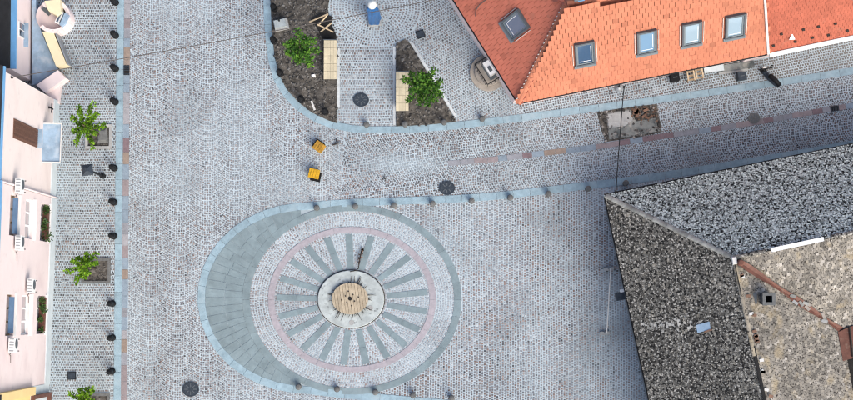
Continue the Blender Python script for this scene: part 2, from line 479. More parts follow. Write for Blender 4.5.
arcL = arc_px(BC, 106, PI / 2, 3 * PI / 2)
R_sq = W(list(reversed(S4top)) + arcL[1:-1] + S4bot + [(930, 440)])
R_wheel = cir(WC, 110)
R_big = cir(BC, 106)
R_trench = W(trench)
R_bL, R_bR = W(bedL), W(bedR)
HOLES = [R_trench, R_bL, R_bR] + WP

def region(X, Y):
    r = np.zeros(X.shape, int)                            # 0: segmental arcs of the open square
    r[in_poly(X, Y, R_gard)] = 4
    g = r == 4
    r[g & in_poly(X, Y, R_gdiag)] = 5
    r[g & in_poly(X, Y, R_path)] = 6
    r[g & in_poly(X, Y, R_gcirc)] = 7
    r[in_poly(X, Y, R_str)] = 2
    r[in_poly(X, Y, R_str_up)] = 3
    s = in_poly(X, Y, R_sq)
    r[s] = 8
    r[s & in_poly(X, Y, R_big)] = -1
    r[in_poly(X, Y, R_wheel)] = 9
    r[in_poly(X, Y, R_side)] = 1
    for h in HOLES: r[in_poly(X, Y, h)] = -1
    return r

XA, YA = at2(-70, 470); XB, YB = at2(920, -70)
def fnoise(X, Y, f, seed=0):
    """cheap smooth value noise"""
    rs = np.random.default_rng(seed); G = rs.random((256, 256))
    x = X * f + 1000; y = Y * f + 1000
    xi = np.floor(x).astype(int); yi = np.floor(y).astype(int); u = x - xi; v = y - yi
    u = u * u * (3 - 2 * u); v = v * v * (3 - 2 * v)
    g = lambda a, b: G[a % 256, b % 256]
    return (g(xi, yi) * (1 - u) + g(xi + 1, yi) * u) * (1 - v) + (g(xi, yi + 1) * (1 - u) + g(xi + 1, yi + 1) * u) * v

PAL = np.array([0.90, 0.93, 0.955]) * np.array([(0.225, 0.213, 0.22), (0.185, 0.172, 0.18), (0.275, 0.262, 0.265), (0.095, 0.087, 0.09), (0.205, 0.145, 0.128), (0.37, 0.375, 0.38), (0.135, 0.127, 0.133), (0.26, 0.21, 0.195)])
def cobbles(name, X, Y, A, Wd, Dp, prob, tone=1.0, dust=0.45, dseed=1, contrast=1.12):
    n = len(X)
    X = X + rng.normal(0, 0.006, n); Y = Y + rng.normal(0, 0.006, n); A = A + rng.normal(0, 0.05, n)
    Wd = Wd * rng.uniform(0.86, 1.06, n); Dp = Dp * rng.uniform(0.86, 1.06, n)
    ht = 0.014 + rng.normal(0, 0.0018, n)
    ca, sa = np.cos(A), np.sin(A)
    V = np.zeros((n, 8, 3), np.float32)
    tx = rng.normal(0, 0.002, n); ty = rng.normal(0, 0.002, n)
    for k, (sx, sy) in enumerate(((-1, -1), (1, -1), (1, 1), (-1, 1))):
        jx = rng.uniform(0.9, 1.05, n); jy = rng.uniform(0.9, 1.05, n)
        for lev, q in ((0, 1.0), (1, 0.84)):
            u = sx * Wd / 2 * q * jx; v = sy * Dp / 2 * q * jy
            V[:, k + 4 * lev, 0] = X + u * ca - v * sa
            V[:, k + 4 * lev, 1] = Y + u * sa + v * ca
            V[:, k + 4 * lev, 2] = (ht + sx * tx + sy * ty) if lev else -0.01
    F = np.array([(4, 5, 6, 7), (0, 1, 5, 4), (1, 2, 6, 5), (2, 3, 7, 6), (3, 0, 4, 7)])
    FQ = (F[None] + (np.arange(n) * 8)[:, None, None]).reshape(-1, 4)
    idx = rng.choice(len(PAL), n, p=np.array(prob) / sum(prob))
    C = PAL[idx] * rng.uniform(0.88, 1.12, (n, 1)) * tone
    if name == 'street_cobbles':        # street shade put into the sett tone, easing off towards the square
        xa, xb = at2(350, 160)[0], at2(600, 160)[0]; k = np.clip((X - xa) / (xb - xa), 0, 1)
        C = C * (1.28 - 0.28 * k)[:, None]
    C = C.mean(0) + (C - C.mean(0)) * contrast
    d = 0.55 * fnoise(X, Y, 0.32, dseed) + 0.3 * fnoise(X, Y, 0.9, dseed + 1) + 0.15 * fnoise(X, Y, 3.1, dseed + 2)
    d = np.clip((d - 0.40) * 3.0, 0, 1)[:, None] * dust * rng.uniform(0.6, 1.0, (n, 1))
    C = C * (0.73 + 0.54 * (0.6 * fnoise(X, Y, 0.22, dseed + 5) + 0.4 * fnoise(X, Y, 0.7, dseed + 6)))[:, None]
    if name == 'street_side_cobbles':   # trodden earth along the wall foot
        e = np.clip((X - at2(690, 75)[0]) / 1.5, 0, 1)[:, None] * (0.45 + 0.5 * fnoise(X, Y, 1.1, 77)[:, None])
        C = C * (1 - e) + np.array((0.16, 0.15, 0.135)) * e
    if name == 'street_cobbles':        # mortar dust where the channel is not laid yet
        q = at2(405, 164); e = np.exp(-((X - q[0]) / 1.9) ** 4 - ((Y - q[1]) / 0.45) ** 2)[:, None] * 0.75
        C = C * (1 - e) + np.array(SAND) * 0.8 * e
    C = np.clip(C * (1 - d) + np.array(SAND) * 0.92 * d, 0.01, 1)
    return np_mesh(name, V.reshape(-1, 3), FQ, np.repeat(C, 8, 0), M['cobble'], ground)

def rows(rid, ang, a, b, name, gap=0.029, **kw):
    """coursed setts: a along the course, b across"""
    R = 34
    i = np.arange(-R / a, R / a); j = np.arange(-R / b, R / b)
    I, J = np.meshgrid(i, j)
    sh = rng.random(len(j))[:, None] * 0.35 + (np.arange(len(j)) % 2)[:, None] * 0.5
    u = (I + sh) * a; v = J * b + 0.02 * np.sin(u * 0.9 + 1.3)
    c, s = math.cos(ang), math.sin(ang)
    X = (u * c - v * s).ravel(); Y = (u * s + v * c).ravel() + 8
    k = (X > XA) & (X < XB) & (Y > YA) & (Y < YB); X, Y = X[k], Y[k]
    k = region(X, Y) == rid; X, Y = X[k], Y[k]
    n = len(X)
    cobbles(name, X, Y, np.full(n, ang), np.full(n, a - gap), np.full(n, b - gap), **kw)

def arcs(rid, org, ang, Wc, b, name, flip=1, gap=0.027, cols=None, phi=0.80, half_phase=True, **kw):
    """segmental arcs: columns of width Wc running along direction ang, stacked arcs b apart"""
    Rr = Wc / 2 / math.sin(phi); L = 70
    ns = int(round(2 * phi * Rr / 0.121))
    xs, ys, as_, ws, ds = [], [], [], [], []
    cols = range(-22, 23) if cols is None else cols
    j = np.arange(-L / 2, L / 2, b)
    for k in cols:
        t0 = (np.arange(ns) + 0.5) / ns
        T = -phi + 2 * phi * t0[None, :] + rng.normal(0, 0.012, (len(j), ns))
        jj = j[:, None] + rng.normal(0, 0.007, (len(j), 1))
        u = Rr * np.sin(T) + k * Wc
        v = jj + flip * Rr * (1 - np.cos(T)) + (b * 0.5 * (k % 2))
        xs.append(u.ravel()); ys.append(v.ravel()); as_.append((flip * T).ravel())
        ws.append(np.full(u.size, 2 * phi * Rr / ns)); ds.append((b * (0.35 + 0.65 * np.cos(T))).ravel())
    u, v, A, w, d = [np.concatenate(q) for q in (xs, ys, as_, ws, ds)]
    c, s = math.cos(ang), math.sin(ang)
    X = u * c - v * s + org[0]; Y = u * s + v * c + org[1]
    k = (X > XA) & (X < XB) & (Y > YA) & (Y < YB); X, Y, A, w, d = X[k], Y[k], A[k], w[k], d[k]
    k = region(X, Y) == rid; X, Y, A, w, d = X[k], Y[k], A[k], w[k], d[k]
    cobbles(name, X, Y, A + ang, w - gap, np.maximum(d - gap, 0.05), **kw)

def circles(rid, c, name, r0, r1, b, ky, gap=0.034, **kw):
    xs, ys, as_ = [], [], []
    r = r0
    while r < r1:
        n = max(6, int(2 * PI * r * 0.05 * (1 + ky) / 2 / 0.13))
        t = 2 * PI * (np.arange(n) + rng.random()) / n
        for q in t:
            px, py = c[0] + r * math.cos(q), c[1] - ky * r * math.sin(q)
            p = at2(px, py); xs.append(p[0]); ys.append(p[1]); as_.append(math.atan2(ky * math.cos(q), -math.sin(q)))
        r += b / 0.05
    X, Y, A = np.array(xs), np.array(ys), np.array(as_)
    k = region(X, Y) == rid; X, Y, A = X[k], Y[k], A[k]
    cobbles(name, X, Y, A, np.full(len(X), 0.13 - gap), np.full(len(X), b - gap), **kw)

p0 = at2(152.8, 100)
arcs(0, p0, 0.0, 1.4, 0.118, 'square_cobbles', prob=[34, 20, 24, 4, 5, 8, 6, 8], tone=1.06, dust=0.42, dseed=3)
rows(1, 0.0, 0.118, 0.128, 'sidewalk_cobbles', gap=0.030, prob=[32, 24, 16, 10, 5, 4, 14, 6], tone=np.array([0.92, 0.93, 0.90]), dust=0.25, dseed=8)
a_ = at(500, 141); b_ = at(820, 93)
sang = math.atan2(b_.y - a_.y, b_.x - a_.x)
c_up = at2(700, 113.5); c_dn = at2(700, 149.5)
arcs(3, c_up, sang - PI / 2, 1.50, 0.118, 'street_cobbles', cols=range(-2, 3), prob=[26, 22, 12, 14, 14, 4, 14, 14], tone=0.80, dust=0.2, dseed=12)  # browner setts, tone also lowered for the street's shade
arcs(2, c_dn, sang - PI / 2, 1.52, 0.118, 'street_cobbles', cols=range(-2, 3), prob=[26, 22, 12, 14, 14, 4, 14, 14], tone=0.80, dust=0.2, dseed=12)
rows(4, math.radians(11.5), 0.125, 0.132, 'street_side_cobbles', prob=[26, 22, 12, 14, 14, 4, 14, 14], tone=0.80, dust=0.12, dseed=15)  # same painted shade as on the street setts
rows(5, math.radians(28), 0.122, 0.132, 'garden_cobbles', prob=[32, 22, 20, 7, 6, 6, 8, 6], tone=1.0, dust=0.35, dseed=20)
rows(6, 0.0, 0.125, 0.14, 'garden_path_cobbles', prob=[34, 18, 24, 5, 7, 8, 5, 8], tone=1.08, dust=0.4, dseed=22)
circles(7, GC, 'garden_circle_cobbles', 2, 46.5, 0.15, 0.87, gap=0.045, prob=[30, 18, 22, 10, 6, 8, 6, 6], tone=1.0, dust=0.25, dseed=24)
rows(8, PI / 2, 0.132, 0.128, 'plaza_cobbles', prob=[30, 20, 16, 5, 14, 5, 7, 16], tone=1.02, dust=0.42, dseed=30)
circles(9, WC, 'wheel_cobbles', 34, 110, 0.125, KY, prob=[26, 10, 34, 3, 4, 20, 3, 5], tone=1.35, dust=0.6, dseed=34, contrast=0.85)

# ------------------------------------------------------------------ trench in the street
root = thing('paving_excavation', 'open patch in the street paving with broken concrete and bricks', 'excavation', at(630, 122, 0))
P = W(trench)
mb = MB(); mb.prism(P, 0.0, 0.012); mb.build('trench_bed', M['soil'], root)
mb = MB(); mb.prism(W([(606, 113), (630, 109), (636, 121), (655, 118), (660, 131), (640, 135.5), (609, 139.5)]), 0.012, 0.05, 0.05); mb.build('concrete_slab', M['oldconcrete'], root)
mb = MB(); mb.prism(W([(607, 114), (629, 110.5), (633, 120), (625, 126), (608, 128)]), 0.05, 0.075, 0.05); mb.build('concrete_slab', M['concrete'], root)
rub = MB()
for i in range(420):
    px = random.uniform(597, 661); py = random.uniform(104, 142)
    if not in_poly(np.array([px]), np.array([py]), trench)[0]: continue
    edge = px < 609 or px > 652 or py > 133 - (px - 606) * 0.1 or (px > 632 and py < 121)
    if not edge and random.random() < 0.75: continue
    p = at(px, py, 0.06); s_ = random.uniform(0.03, 0.11)
    g_ = random.choice([0.08, 0.05, 0.2, 0.3, 0.14]); cc = (g_, g_ * 0.96, g_ * 0.92)
    if px > 632 and py < 121 and random.random() < 0.5: cc = (0.17, 0.11, 0.08)
    R_ = Matrix.Rotation(random.uniform(0, 6), 3, 'Z') @ Matrix.Rotation(random.uniform(-0.6, 0.6), 3, 'X')
    rub.box(p, (s_ * random.uniform(0.8, 1.6), s_, s_ * 0.7), M=R_, taper=random.uniform(0.5, 0.9), col=cc)
rub.build('rubble', M['rubble'], root, kind='stuff')
for i in range(9):
    p = at(random.uniform(634, 651), random.uniform(108, 119), 0.10)
    mb = MB(); mb.box(p, (0.25, 0.12, 0.065), random.uniform(0, 3)); mb.build('brick', M['brick'], root)

# ------------------------------------------------------------------ left side: houses
B1 = at(58.8, 100); B2 = at(48.3, 378)
fd = (B2 - B1).normalized(); fn = Vector((-fd.y, fd.x, 0))           # fn points east, out of the wall
if fn.x < 0: fn = -fn
def on_wall(px, py, off=0.0):
    """point on the facade plane (moved out by off) seen at a pixel"""
    o = Vector((0, 0, CAM_H)); d = at(px, py, 0) - o
    t = (B1 + fn * off - o).dot(fn) / d.dot(fn)
    return o + d * t
def fac(s, z, off=0.0):
    """s metres along the facade from B1 (down the picture), z height, off metres out"""
    return B1 + fd * s + fn * off + Vector((0, 0, z))
def sz(px, py, off=0.0):
    p = on_wall(px, py, off); return ((p - B1).dot(fd), p.z)
def fbox(mb, s0, s1, z0, z1, o0, o1, col=None):
    vs = [fac(s, z, o) for z in (z0, z1) for (s, o) in ((s0, o0), (s1, o0), (s1, o1), (s0, o1))]
    mb.add(vs, [(0, 1, 2, 3), (7, 6, 5, 4), (4, 5, 1, 0), (5, 6, 2, 1), (6, 7, 3, 2), (7, 4, 0, 3)], col)

sN = sz(57, 105)[0] - 0.2
sC = (at(54.5, 199) - B1).dot(fd)
sS = (at(48.2, 383) - B1).dot(fd)
EH = 11.9
def house_shell(root, s0, s1, wall, roofm, eave=EH, off=0.0, guttermat=None, openings=()):
    """front wall with real openings (grid of panels), side walls, roof, gutter"""
    ss = sorted({s0, s1, *[o[0] for o in openings], *[o[1] for o in openings]})
    zs = sorted({1.05, eave, *[o[2] for o in openings], *[o[3] for o in openings]})
    mb = MB()
    for i in range(len(ss) - 1):
        for j in range(len(zs) - 1):
            cs, cz = (ss[i] + ss[i + 1]) / 2, (zs[j] + zs[j + 1]) / 2
            if any(o[0] < cs < o[1] and o[2] < cz < o[3] for o in openings): continue
            fbox(mb, ss[i], ss[i + 1], zs[j], zs[j + 1], off - 0.42, off)
    fbox(mb, s0, s0 + 0.3, 0, eave, off - 12, off - 0.421); fbox(mb, s1 - 0.3, s1, 0, eave, off - 12, off - 0.421)
    fbox(mb, s0 + 0.301, s1 - 0.301, 0, eave, off - 12, off - 11.7)
    mb.build('wall', wall, root)
    mb = MB(); fbox(mb, s0, s1, 0, 1.05, off - 0.42, off + 0.05); mb.build('plinth', M['plinth'], root)
    mb = MB()
    vs = [fac(s0 - 0.0, eave, off + 0.35), fac(s1, eave, off + 0.35), fac(s1, eave + 3.4, off - 6), fac(s0, eave + 3.4, off - 6), fac(s0, eave, off - 12.3), fac(s1, eave, off - 12.3)]
    vs += [v + Vector((0, 0, 0.18)) for v in vs]
    mb.add(vs, [(1, 0, 3, 2), (2, 3, 4, 5), (6, 7, 8, 9), (9, 8, 11, 10), (0, 1, 7, 6), (4, 10, 11, 5), (0, 6, 9, 3), (3, 9, 10, 4), (1, 2, 8, 7), (2, 5, 11, 8)])
    mb.build('roof', roofm, root)
    if guttermat:
        mb = MB(); fbox(mb, s0, s1, eave - 0.18, eave - 0.002, off + 0.12, off + 0.42); mb.build('gutter', guttermat, root)

pinkA = thing('pink_house', 'pale pink house with tall brown shutter and blue entrance canopy', 'house', fac((sN + sC) / 2, 0, -6))
house_shell(pinkA, sN, sC, M['pinkwall'], M['slate'], guttermat=M['bluepaint'])
# tall brown shutter
s_a, z_t = sz(13.2, 126.5); s_b, z_b = sz(37, 140)
sm_ = (s_a + s_b) / 2; 
shut = MB(); fbox(shut, sm_ - 0.44, sm_ + 0.44, z_b, z_t, 0.003, 0.03); sh = shut.build('shutter', M['brown'], pinkA)
nsl = 9
for k in range(nsl):
    s0 = sm_ - 0.40 + 0.80 * k / nsl
    mb = MB(); fbox(mb, s0, s0 + 0.80 / nsl - 0.018, z_b + 0.04, z_t - 0.04, 0.03, 0.055); mb.build('slat', M['brown'], sh)
mb = MB(); fbox(mb, sm_ - 0.46, sm_ + 0.46, z_b - 0.07, z_b - 0.003, 0.0, 0.24); mb.build('window_sill', M['bluemetal'], pinkA)
# canopy of pale blue glass
c0 = at(43.6, 123, 3.0); c1 = at(60.5, 163, 3.0)
can = MB()
sc0 = (c0 - B1).dot(fd); sc1 = (c1 - B1).dot(fd)
fbox(can, sc0, sc1, 2.95, 3.03, 0.003, 0.92); cano = can.build('canopy', M['bluemetal'], pinkA)
mb = MB()
for s_ in (sc0, sc1 - 0.05): fbox(mb, s_, s_ + 0.05, 3.03, 3.09, 0.003, 0.92)
fbox(mb, sc0 + 0.051, sc1 - 0.051, 3.03, 3.08, 0.87, 0.92); mb.build('canopy_frame', M['acgrey'], cano)
mb = MB(); fbox(mb, (sc0 + sc1) / 2 - 0.5, (sc0 + sc1) / 2 + 0.5, 0.05, 2.3, 0.052, 0.09); d_ = mb.build('door', M['brown'], pinkA)
mb = MB(); fbox(mb, (sc0 + sc1) / 2 + 0.36, (sc0 + sc1) / 2 + 0.42, 1.0, 1.2, 0.09, 0.13); mb.build('handle', M['black'], d_)
# downpipe between the two houses
mb = MB(); mb.tube([fac(sC - 0.06, 0.05, 0.09), fac(sC - 0.06, EH - 0.2, 0.09)], 0.05, 8); mb.build('downpipe', M['pinkwall2'], pinkA)

# cross shaped wall bracket
s_, z_ = sz(48.5, 108)
cb = thing('wall_cross', 'small black iron cross bracket on pink wall above the plinth', 'bracket', fac(s_, z_, 0))
mb = MB(); fbox(mb, s_ - 0.03, s_ + 0.03, z_ - 0.45, z_ + 0.45, 0.10, 0.14); mb.build('upright', M['black'], cb)
mb = MB(); fbox(mb, s_ - 0.24, s_ + 0.24, z_ - 0.04, z_ + 0.04, 0.14, 0.18); mb.build('crossbar', M['black'], cb)
mb = MB(); mb.tube([fac(s_, z_, 0.0), fac(s_, z_, 0.12)], 0.03, 6); mb.build('stem', M['black'], cb)

pinkB = thing('pink_house', 'pale rose house with three rows of windows and flower boxes', 'house', fac((sC + sS) / 2, 0, -6))
wins = []
for py0, py1 in ((194.5, 235.5), (294.5, 335.5)):
    p0_ = sz(10.5 if py0 < 250 else 9, py0); p1_ = sz(10.5 if py0 < 250 else 9, py1)
    wins.append((p0_[0] + 0.0, p1_[0]))
ROWZ = [(1.42, 3.05, 'low'), (4.55, 6.0, 'mid'), (7.3, 8.75, 'top')]
ops = []
for (a0, a1) in wins:
    for z0, z1, kd in ROWZ: ops.append((a0, a1, z0, z1))
house_shell(pinkB, sC + 0.004, sS, M['pinkwall2'], M['slate'], off=0.06, guttermat=M['bluepaint'], openings=ops)
for wi, (a0, a1) in enumerate(wins):
    for z0, z1, kd in ROWZ:
        rec = {'low': -0.25, 'mid': -0.08, 'top': -0.12}[kd]
        f = MB(); t = 0.07
        fr = 'oldwood' if kd == 'top' else 'white'
        fbox(f, a0, a1, z0, z0 + t, rec - 0.06, rec); fbox(f, a0, a1, z1 - t, z1, rec - 0.06, rec)
        fbox(f, a0, a0 + t, z0 + t + .001, z1 - t - .001, rec - 0.06, rec); fbox(f, a1 - t, a1, z0 + t + .001, z1 - t - .001, rec - 0.06, rec)
        for q in (1, 2):
            s_ = a0 + (a1 - a0) * q / 3; fbox(f, s_ - 0.045, s_ + 0.045, z0 + t + .001, z1 - t - .001, rec - 0.06, rec)
        win = f.build('window', M[fr], pinkB)
        for q in range(3):
            s_ = a0 + (a1 - a0) * q / 3
            mb = MB(); fbox(mb, s_ + 0.05, s_ + (a1 - a0) / 3 - 0.05, z0 + t, z1 - t, rec - 0.045, rec - 0.03); mb.build('pane', M['glass_dark'], win)
        mb = MB(); fbox(mb, a0 - 0.05, a1 + 0.05, z0 - 0.06, z0 - 0.002, rec, 0.06 + (0.16 if kd == 'mid' else 0.10)); mb.build('window_sill', M['white'], win)
        if kd == 'top':
            # half open blue-grey awning blind in the top windows
            mb = MB()
            mb.add([fac(a0 + 0.1, z1 - 0.75, 0.0), fac(a1 - 0.1, z1 - 0.75, 0.0), fac(a1 - 0.1, z0 + 0.28, 0.12), fac(a0 + 0.1, z0 + 0.28, 0.12),
                    fac(a0 + 0.1, z1 - 0.75, -0.02), fac(a1 - 0.1, z1 - 0.75, -0.02), fac(a1 - 0.1, z0 + 0.28, 0.10), fac(a0 + 0.1, z0 + 0.28, 0.10)],
                   [(0, 1, 2, 3), (7, 6, 5, 4), (0, 4, 5, 1), (1, 5, 6, 2), (2, 6, 7, 3), (3, 7, 4, 0)])
            mb.build('blind', M['blindblue'], win)

def leaves(mb, c, n, rad, size, cols, flat=0.6, up=0.5):
    for i in range(n):
        d = Vector((random.gauss(0, 1), random.gauss(0, 1), random.gauss(0, 1) * flat)).normalized() * rad * random.random() ** 0.45
        leaf(mb, Vector(c) + d, size * random.uniform(0.6, 1.3), random.choice(cols), up)
def leaf(mb, p, s, col, up=0.5, dirv=None):
    d = dirv or Vector((random.gauss(0, 1), random.gauss(0, 1), random.gauss(0, 0.5)))
    d = d.normalized()
    n = (Vector((random.gauss(0, 1), random.gauss(0, 1), random.gauss(0, 1) + 1.5 * up * 2))).normalized()
    w = d.cross(n)
    if w.length < 0.1: w = Vector((1, 0, 0))
    w.normalize()
    n = w.cross(d)
    k = random.uniform(0.85, 1.15); col = tuple(c * k for c in col)
    mb.add([p, p + d * s * 0.5 + w * s * 0.3 + n * 0.12 * s, p + d * s, p + d * s * 0.5 - w * s * 0.3 + n * 0.12 * s], [(0, 1, 2, 3)], col)

GREEN_D = [(0.035, 0.075, 0.02), (0.05, 0.10, 0.025), (0.025, 0.055, 0.02), (0.08, 0.14, 0.04)]
for wi, (a0, a1) in enumerate(wins):
    z = 1.42
    wl = ('with loose dark foliage, nearer the blue canopy', 'with bushy foliage, nearer the yellow house')[wi]
    fb = thing('flower_box', 'reddish flower box on ground floor sill ' + wl, 'flower box', fac((a0 + a1) / 2, z, 0.0), group='flower boxes on the rose house')
    mb = MB(); fbox(mb, a0 + 0.12, a1 - 0.12, z, z + 0.18, -0.2, 0.10); mb.build('box', M['redbrown'], fb)
    fol = MB()
    for q, fq in enumerate((0.12, 0.3, 0.38, 0.62, 0.9) if wi else (0.1, 0.2, 0.45, 0.6, 0.85)):
        s_ = a0 + (a1 - a0) * fq
        leaves(fol, fac(s_, z + 0.30, random.uniform(-0.10, 0.12)), 60, random.choice([0.14, 0.2, 0.32]), 0.11, GREEN_D + ([(0.20, 0.28, 0.18)] if q == 2 else []))
    fol.build('foliage', M['leaf'], fb)

def ac_unit(px, py, label, round_=False):
    s_, z_ = sz(px, py, 0.2)
    ob = 0.06
    r = thing('air_conditioner', label, 'air conditioner', fac(s_, z_ - 0.3, ob), group='air conditioners on the rose house')
    mb = MB(); fbox(mb, s_ - 0.33, s_ + 0.33, z_ - 0.27, z_ + 0.27, ob + 0.10, ob + 0.38); body = mb.build('casing', M['white'], r)
    for k in range(5):
        mb = MB(); x = s_ - 0.30 + 0.13 * k; fbox(mb, x, x + 0.05, z_ + 0.271, z_ + 0.282, ob + 0.14, ob + 0.34); mb.build('vent_slat', M['zinc'], body)
    mb = MB()
    cc = fac(s_ - 0.06, z_, ob + 0.385); vs = []
    for k in range(16):
        t = 2 * PI * k / 16; vs.append(cc + fd * math.cos(t) * 0.22 + Vector((0, 0, math.sin(t) * 0.22)))
    vs += [v + fn * 0.015 for v in vs]
    mb.add(vs, [tuple(range(16)), tuple(range(31, 15, -1))] + [(i, (i + 1) % 16, 16 + (i + 1) % 16, 16 + i) for i in range(16)]); mb.build('fan_grille', M['frame'], body)
    for q in (-0.28, 0.24):
        mb = MB(); fbox(mb, s_ + q, s_ + q + 0.04, z_ - 0.32, z_ - 0.282, ob, ob + 0.44); mb.build('bracket', M['black'], r)
    mb = MB(); mb.tube([fac(s_ + 0.3, z_ - 0.1, ob + 0.16), fac(s_ + 0.42, z_ - 0.2, ob + 0.05), fac(s_ + 0.5, z_ - 0.5, ob + 0.02), fac(s_ + 0.8, z_ - 0.55, ob + 0.01)], 0.018, 5); mb.build('pipe', M['cable'], r)
    return r
ac_unit(17.5, 186, 'white air conditioner box just above the upper flower window')
ac_unit(17.5, 243, 'white air conditioner box below the first top window, between rows')
ac_unit(29, 286, 'white air conditioner with ribbed cover low between the two window columns')
ac_unit(11, 345, 'white air conditioner box nearest the yellow house')

# yellow house below
yh = thing('yellow_house', 'yellow house corner with pale ground floor and red brown frame', 'house', fac(sS + 2.5, 0, -5))
mb = MB(); fbox(mb, sS + 0.004, sS + 7, 3.9, 10.6, -10, 0.10); mb.build('wall', M['yellow_wall'], yh)
mb = MB(); fbox(mb, sS + 0.003, sS + 0.38, 3.7, 10.8, 0.102, 0.30); mb.build('pilaster', M['yellow_wall'], yh)
mb = MB(); fbox(mb, sS + 0.004, sS + 7, 0, 3.898, -10, 0.08); mb.build('ground_floor', M['plinth'], yh)
mb = MB(); fbox(mb, sS + 0.42, sS + 7, 3.55, 3.72, 0.081, 0.26); fbox(mb, sS + 0.42, sS + 7, 0.25, 0.45, 0.081, 0.26); fbox(mb, sS + 0.42, sS + 0.6, 0.451, 3.549, 0.081, 0.26); mb.build('shop_frame', M['redbrown'], yh)
mb = MB(); fbox(mb, sS - 0.0, sS + 7, 10.6, 10.75, -10, 0.5); mb.build('roof', M['slate'], yh)

# pavilion with dark roof and low walled terrace, top left
pv = thing('low_pavilion', 'low pale house with black slate roof and blue gutter', 'house', at(10, 20, 0))
def hpoly(mb, pts, h0, h1, inset=0): mb.prism([at2(*p, h1) for p in pts], h0, h1, inset)
PW = [at(33, -80, 0.0), at(31.5, 84, 0.0)]
pd = (PW[1] - PW[0]).normalized(); pn = Vector((-pd.y, pd.x, 0)); pn = pn if pn.x > 0 else -pn
def pbox(mb, s0, s1, z0, z1, o0, o1):
    g = lambda s, z, o: PW[0] + pd * s + pn * o + Vector((0, 0, z))
    vs = [g(s, z, o) for z in (z0, z1) for (s, o) in ((s0, o0), (s1, o0), (s1, o1), (s0, o1))]
    mb.add(vs, [(0, 1, 2, 3), (7, 6, 5, 4), (4, 5, 1, 0), (5, 6, 2, 1), (6, 7, 3, 2), (7, 4, 0, 3)])
PLn = (PW[1] - PW[0]).length - 0.15
mb = MB(); pbox(mb, 0, PLn, 0, 4.2, -6, 0); mb.build('wall', M['palewall'], pv)
mb = MB()
g = lambda s, z, o: PW[0] + pd * s + pn * o + Vector((0, 0, z))
vs = [g(0, 4.25, 0.02), g(PLn, 4.25, 0.02), g(PLn, 6.5, -4), g(0, 6.5, -4), g(0, 4.202, 0.02), g(PLn, 4.202, 0.02), g(PLn, 4.202, -8), g(0, 4.202, -8)]
mb.add(vs, [(0, 1, 2, 3), (4, 5, 1, 0), (5, 6, 2, 1), (4, 0, 3, 7), (3, 2, 6, 7), (7, 6, 5, 4)]); rf = mb.build('roof', M['slate'], pv)
rowsn = 9
for k in range(rowsn):        # slate courses
    o0 = -0.05 - k * 0.42; z0 = 4.30 + (0.05 + k * 0.42) * 0.56
    mb = MB()
    a4 = [g(0.0, z0 + 0.03, o0), g(PLn, z0 + 0.03, o0), g(PLn, z0 + 0.03 + 0.23, o0 - 0.41), g(0, z0 + 0.03 + 0.23, o0 - 0.41)]
    b4 = [v - Vector((0, 0, 0.045)) for v in a4]
    mb.add(a4 + b4, [(0, 1, 2, 3), (7, 6, 5, 4), (0, 4, 5, 1), (1, 5, 6, 2), (2, 6, 7, 3), (3, 7, 4, 0)]); mb.build('slate_course', M['slate'], rf)
mb = MB(); pbox(mb, 0, PLn, 4.02, 4.20, 0.003, 0.28); mb.build('gutter', M['bluepaint'], pv)
o = Vector((0, 0, CAM_H))
def on_pav(px, py):
    d = at(px, py, 0) - o; t = (PW[0] - o).dot(pn) / d.dot(pn); q = o + d * t
    return (q - PW[0]).dot(pd), q.z
w0 = on_pav(21, 23)[0]; w1 = on_pav(21, 38)[0]
mb = MB(); pbox(mb, w0, w1, 1.75, 2.75, 0.003, 0.06); wn_ = mb.build('window', M['white'], pv)
for q in (0, 1):
    s0 = w0 + (w1 - w0) * (0.06 + q * 0.48); mb = MB(); pbox(mb, s0, s0 + (w1 - w0) * 0.40, 1.82, 2.68, 0.06, 0.075); mb.build('pane', M['glass_dark'], wn_)
mb = MB(); pbox(mb, w0 - 0.1, w1 + 0.35, 1.55, 1.65, 0.003, 0.22); mb.build('window_sill', M['bluemetal'], wn_)

tr = thing('walled_terrace', 'blue grey terrace with cream parapet and round pink end', 'terrace', at(48, 50, 0))
mb = MB(); hpoly(mb, [(32.3, -70), (35, -40), (36, 8), (41, 31), (54, 62), (58, 70), (36, 84.5), (32.2, 85)], 0, 0.42); mb.build('floor', M['bluemetal'], tr)
mb = MB(); hpoly(mb, [(42, 31.5), (53, 31), (66.8, 64.5), (56, 66.5)], 0, 0.95, 0.02); par = mb.build('parapet', M['cream'], tr)
mb = MB(); hpoly(mb, [(54.2, 31), (55.4, 30.8), (68.4, 64.2), (67.3, 64.7)], 0, 1.0); mb.build('coping', M['zinc'], par)
mb = MB(); hpoly(mb, [(36, 85.2), (58, 70), (65.8, 78), (45, 93)], 0, 0.9, 0.01); mb.build('end_wall', M['palewall'], tr)
mb = MB(); hpoly(mb, [(45.4, 93.4), (65.9, 78.6), (60.3, 86), (58.5, 103), (55, 104.5)], 0, 0.38); mb.build('step', M['pinkwall2'], tr)
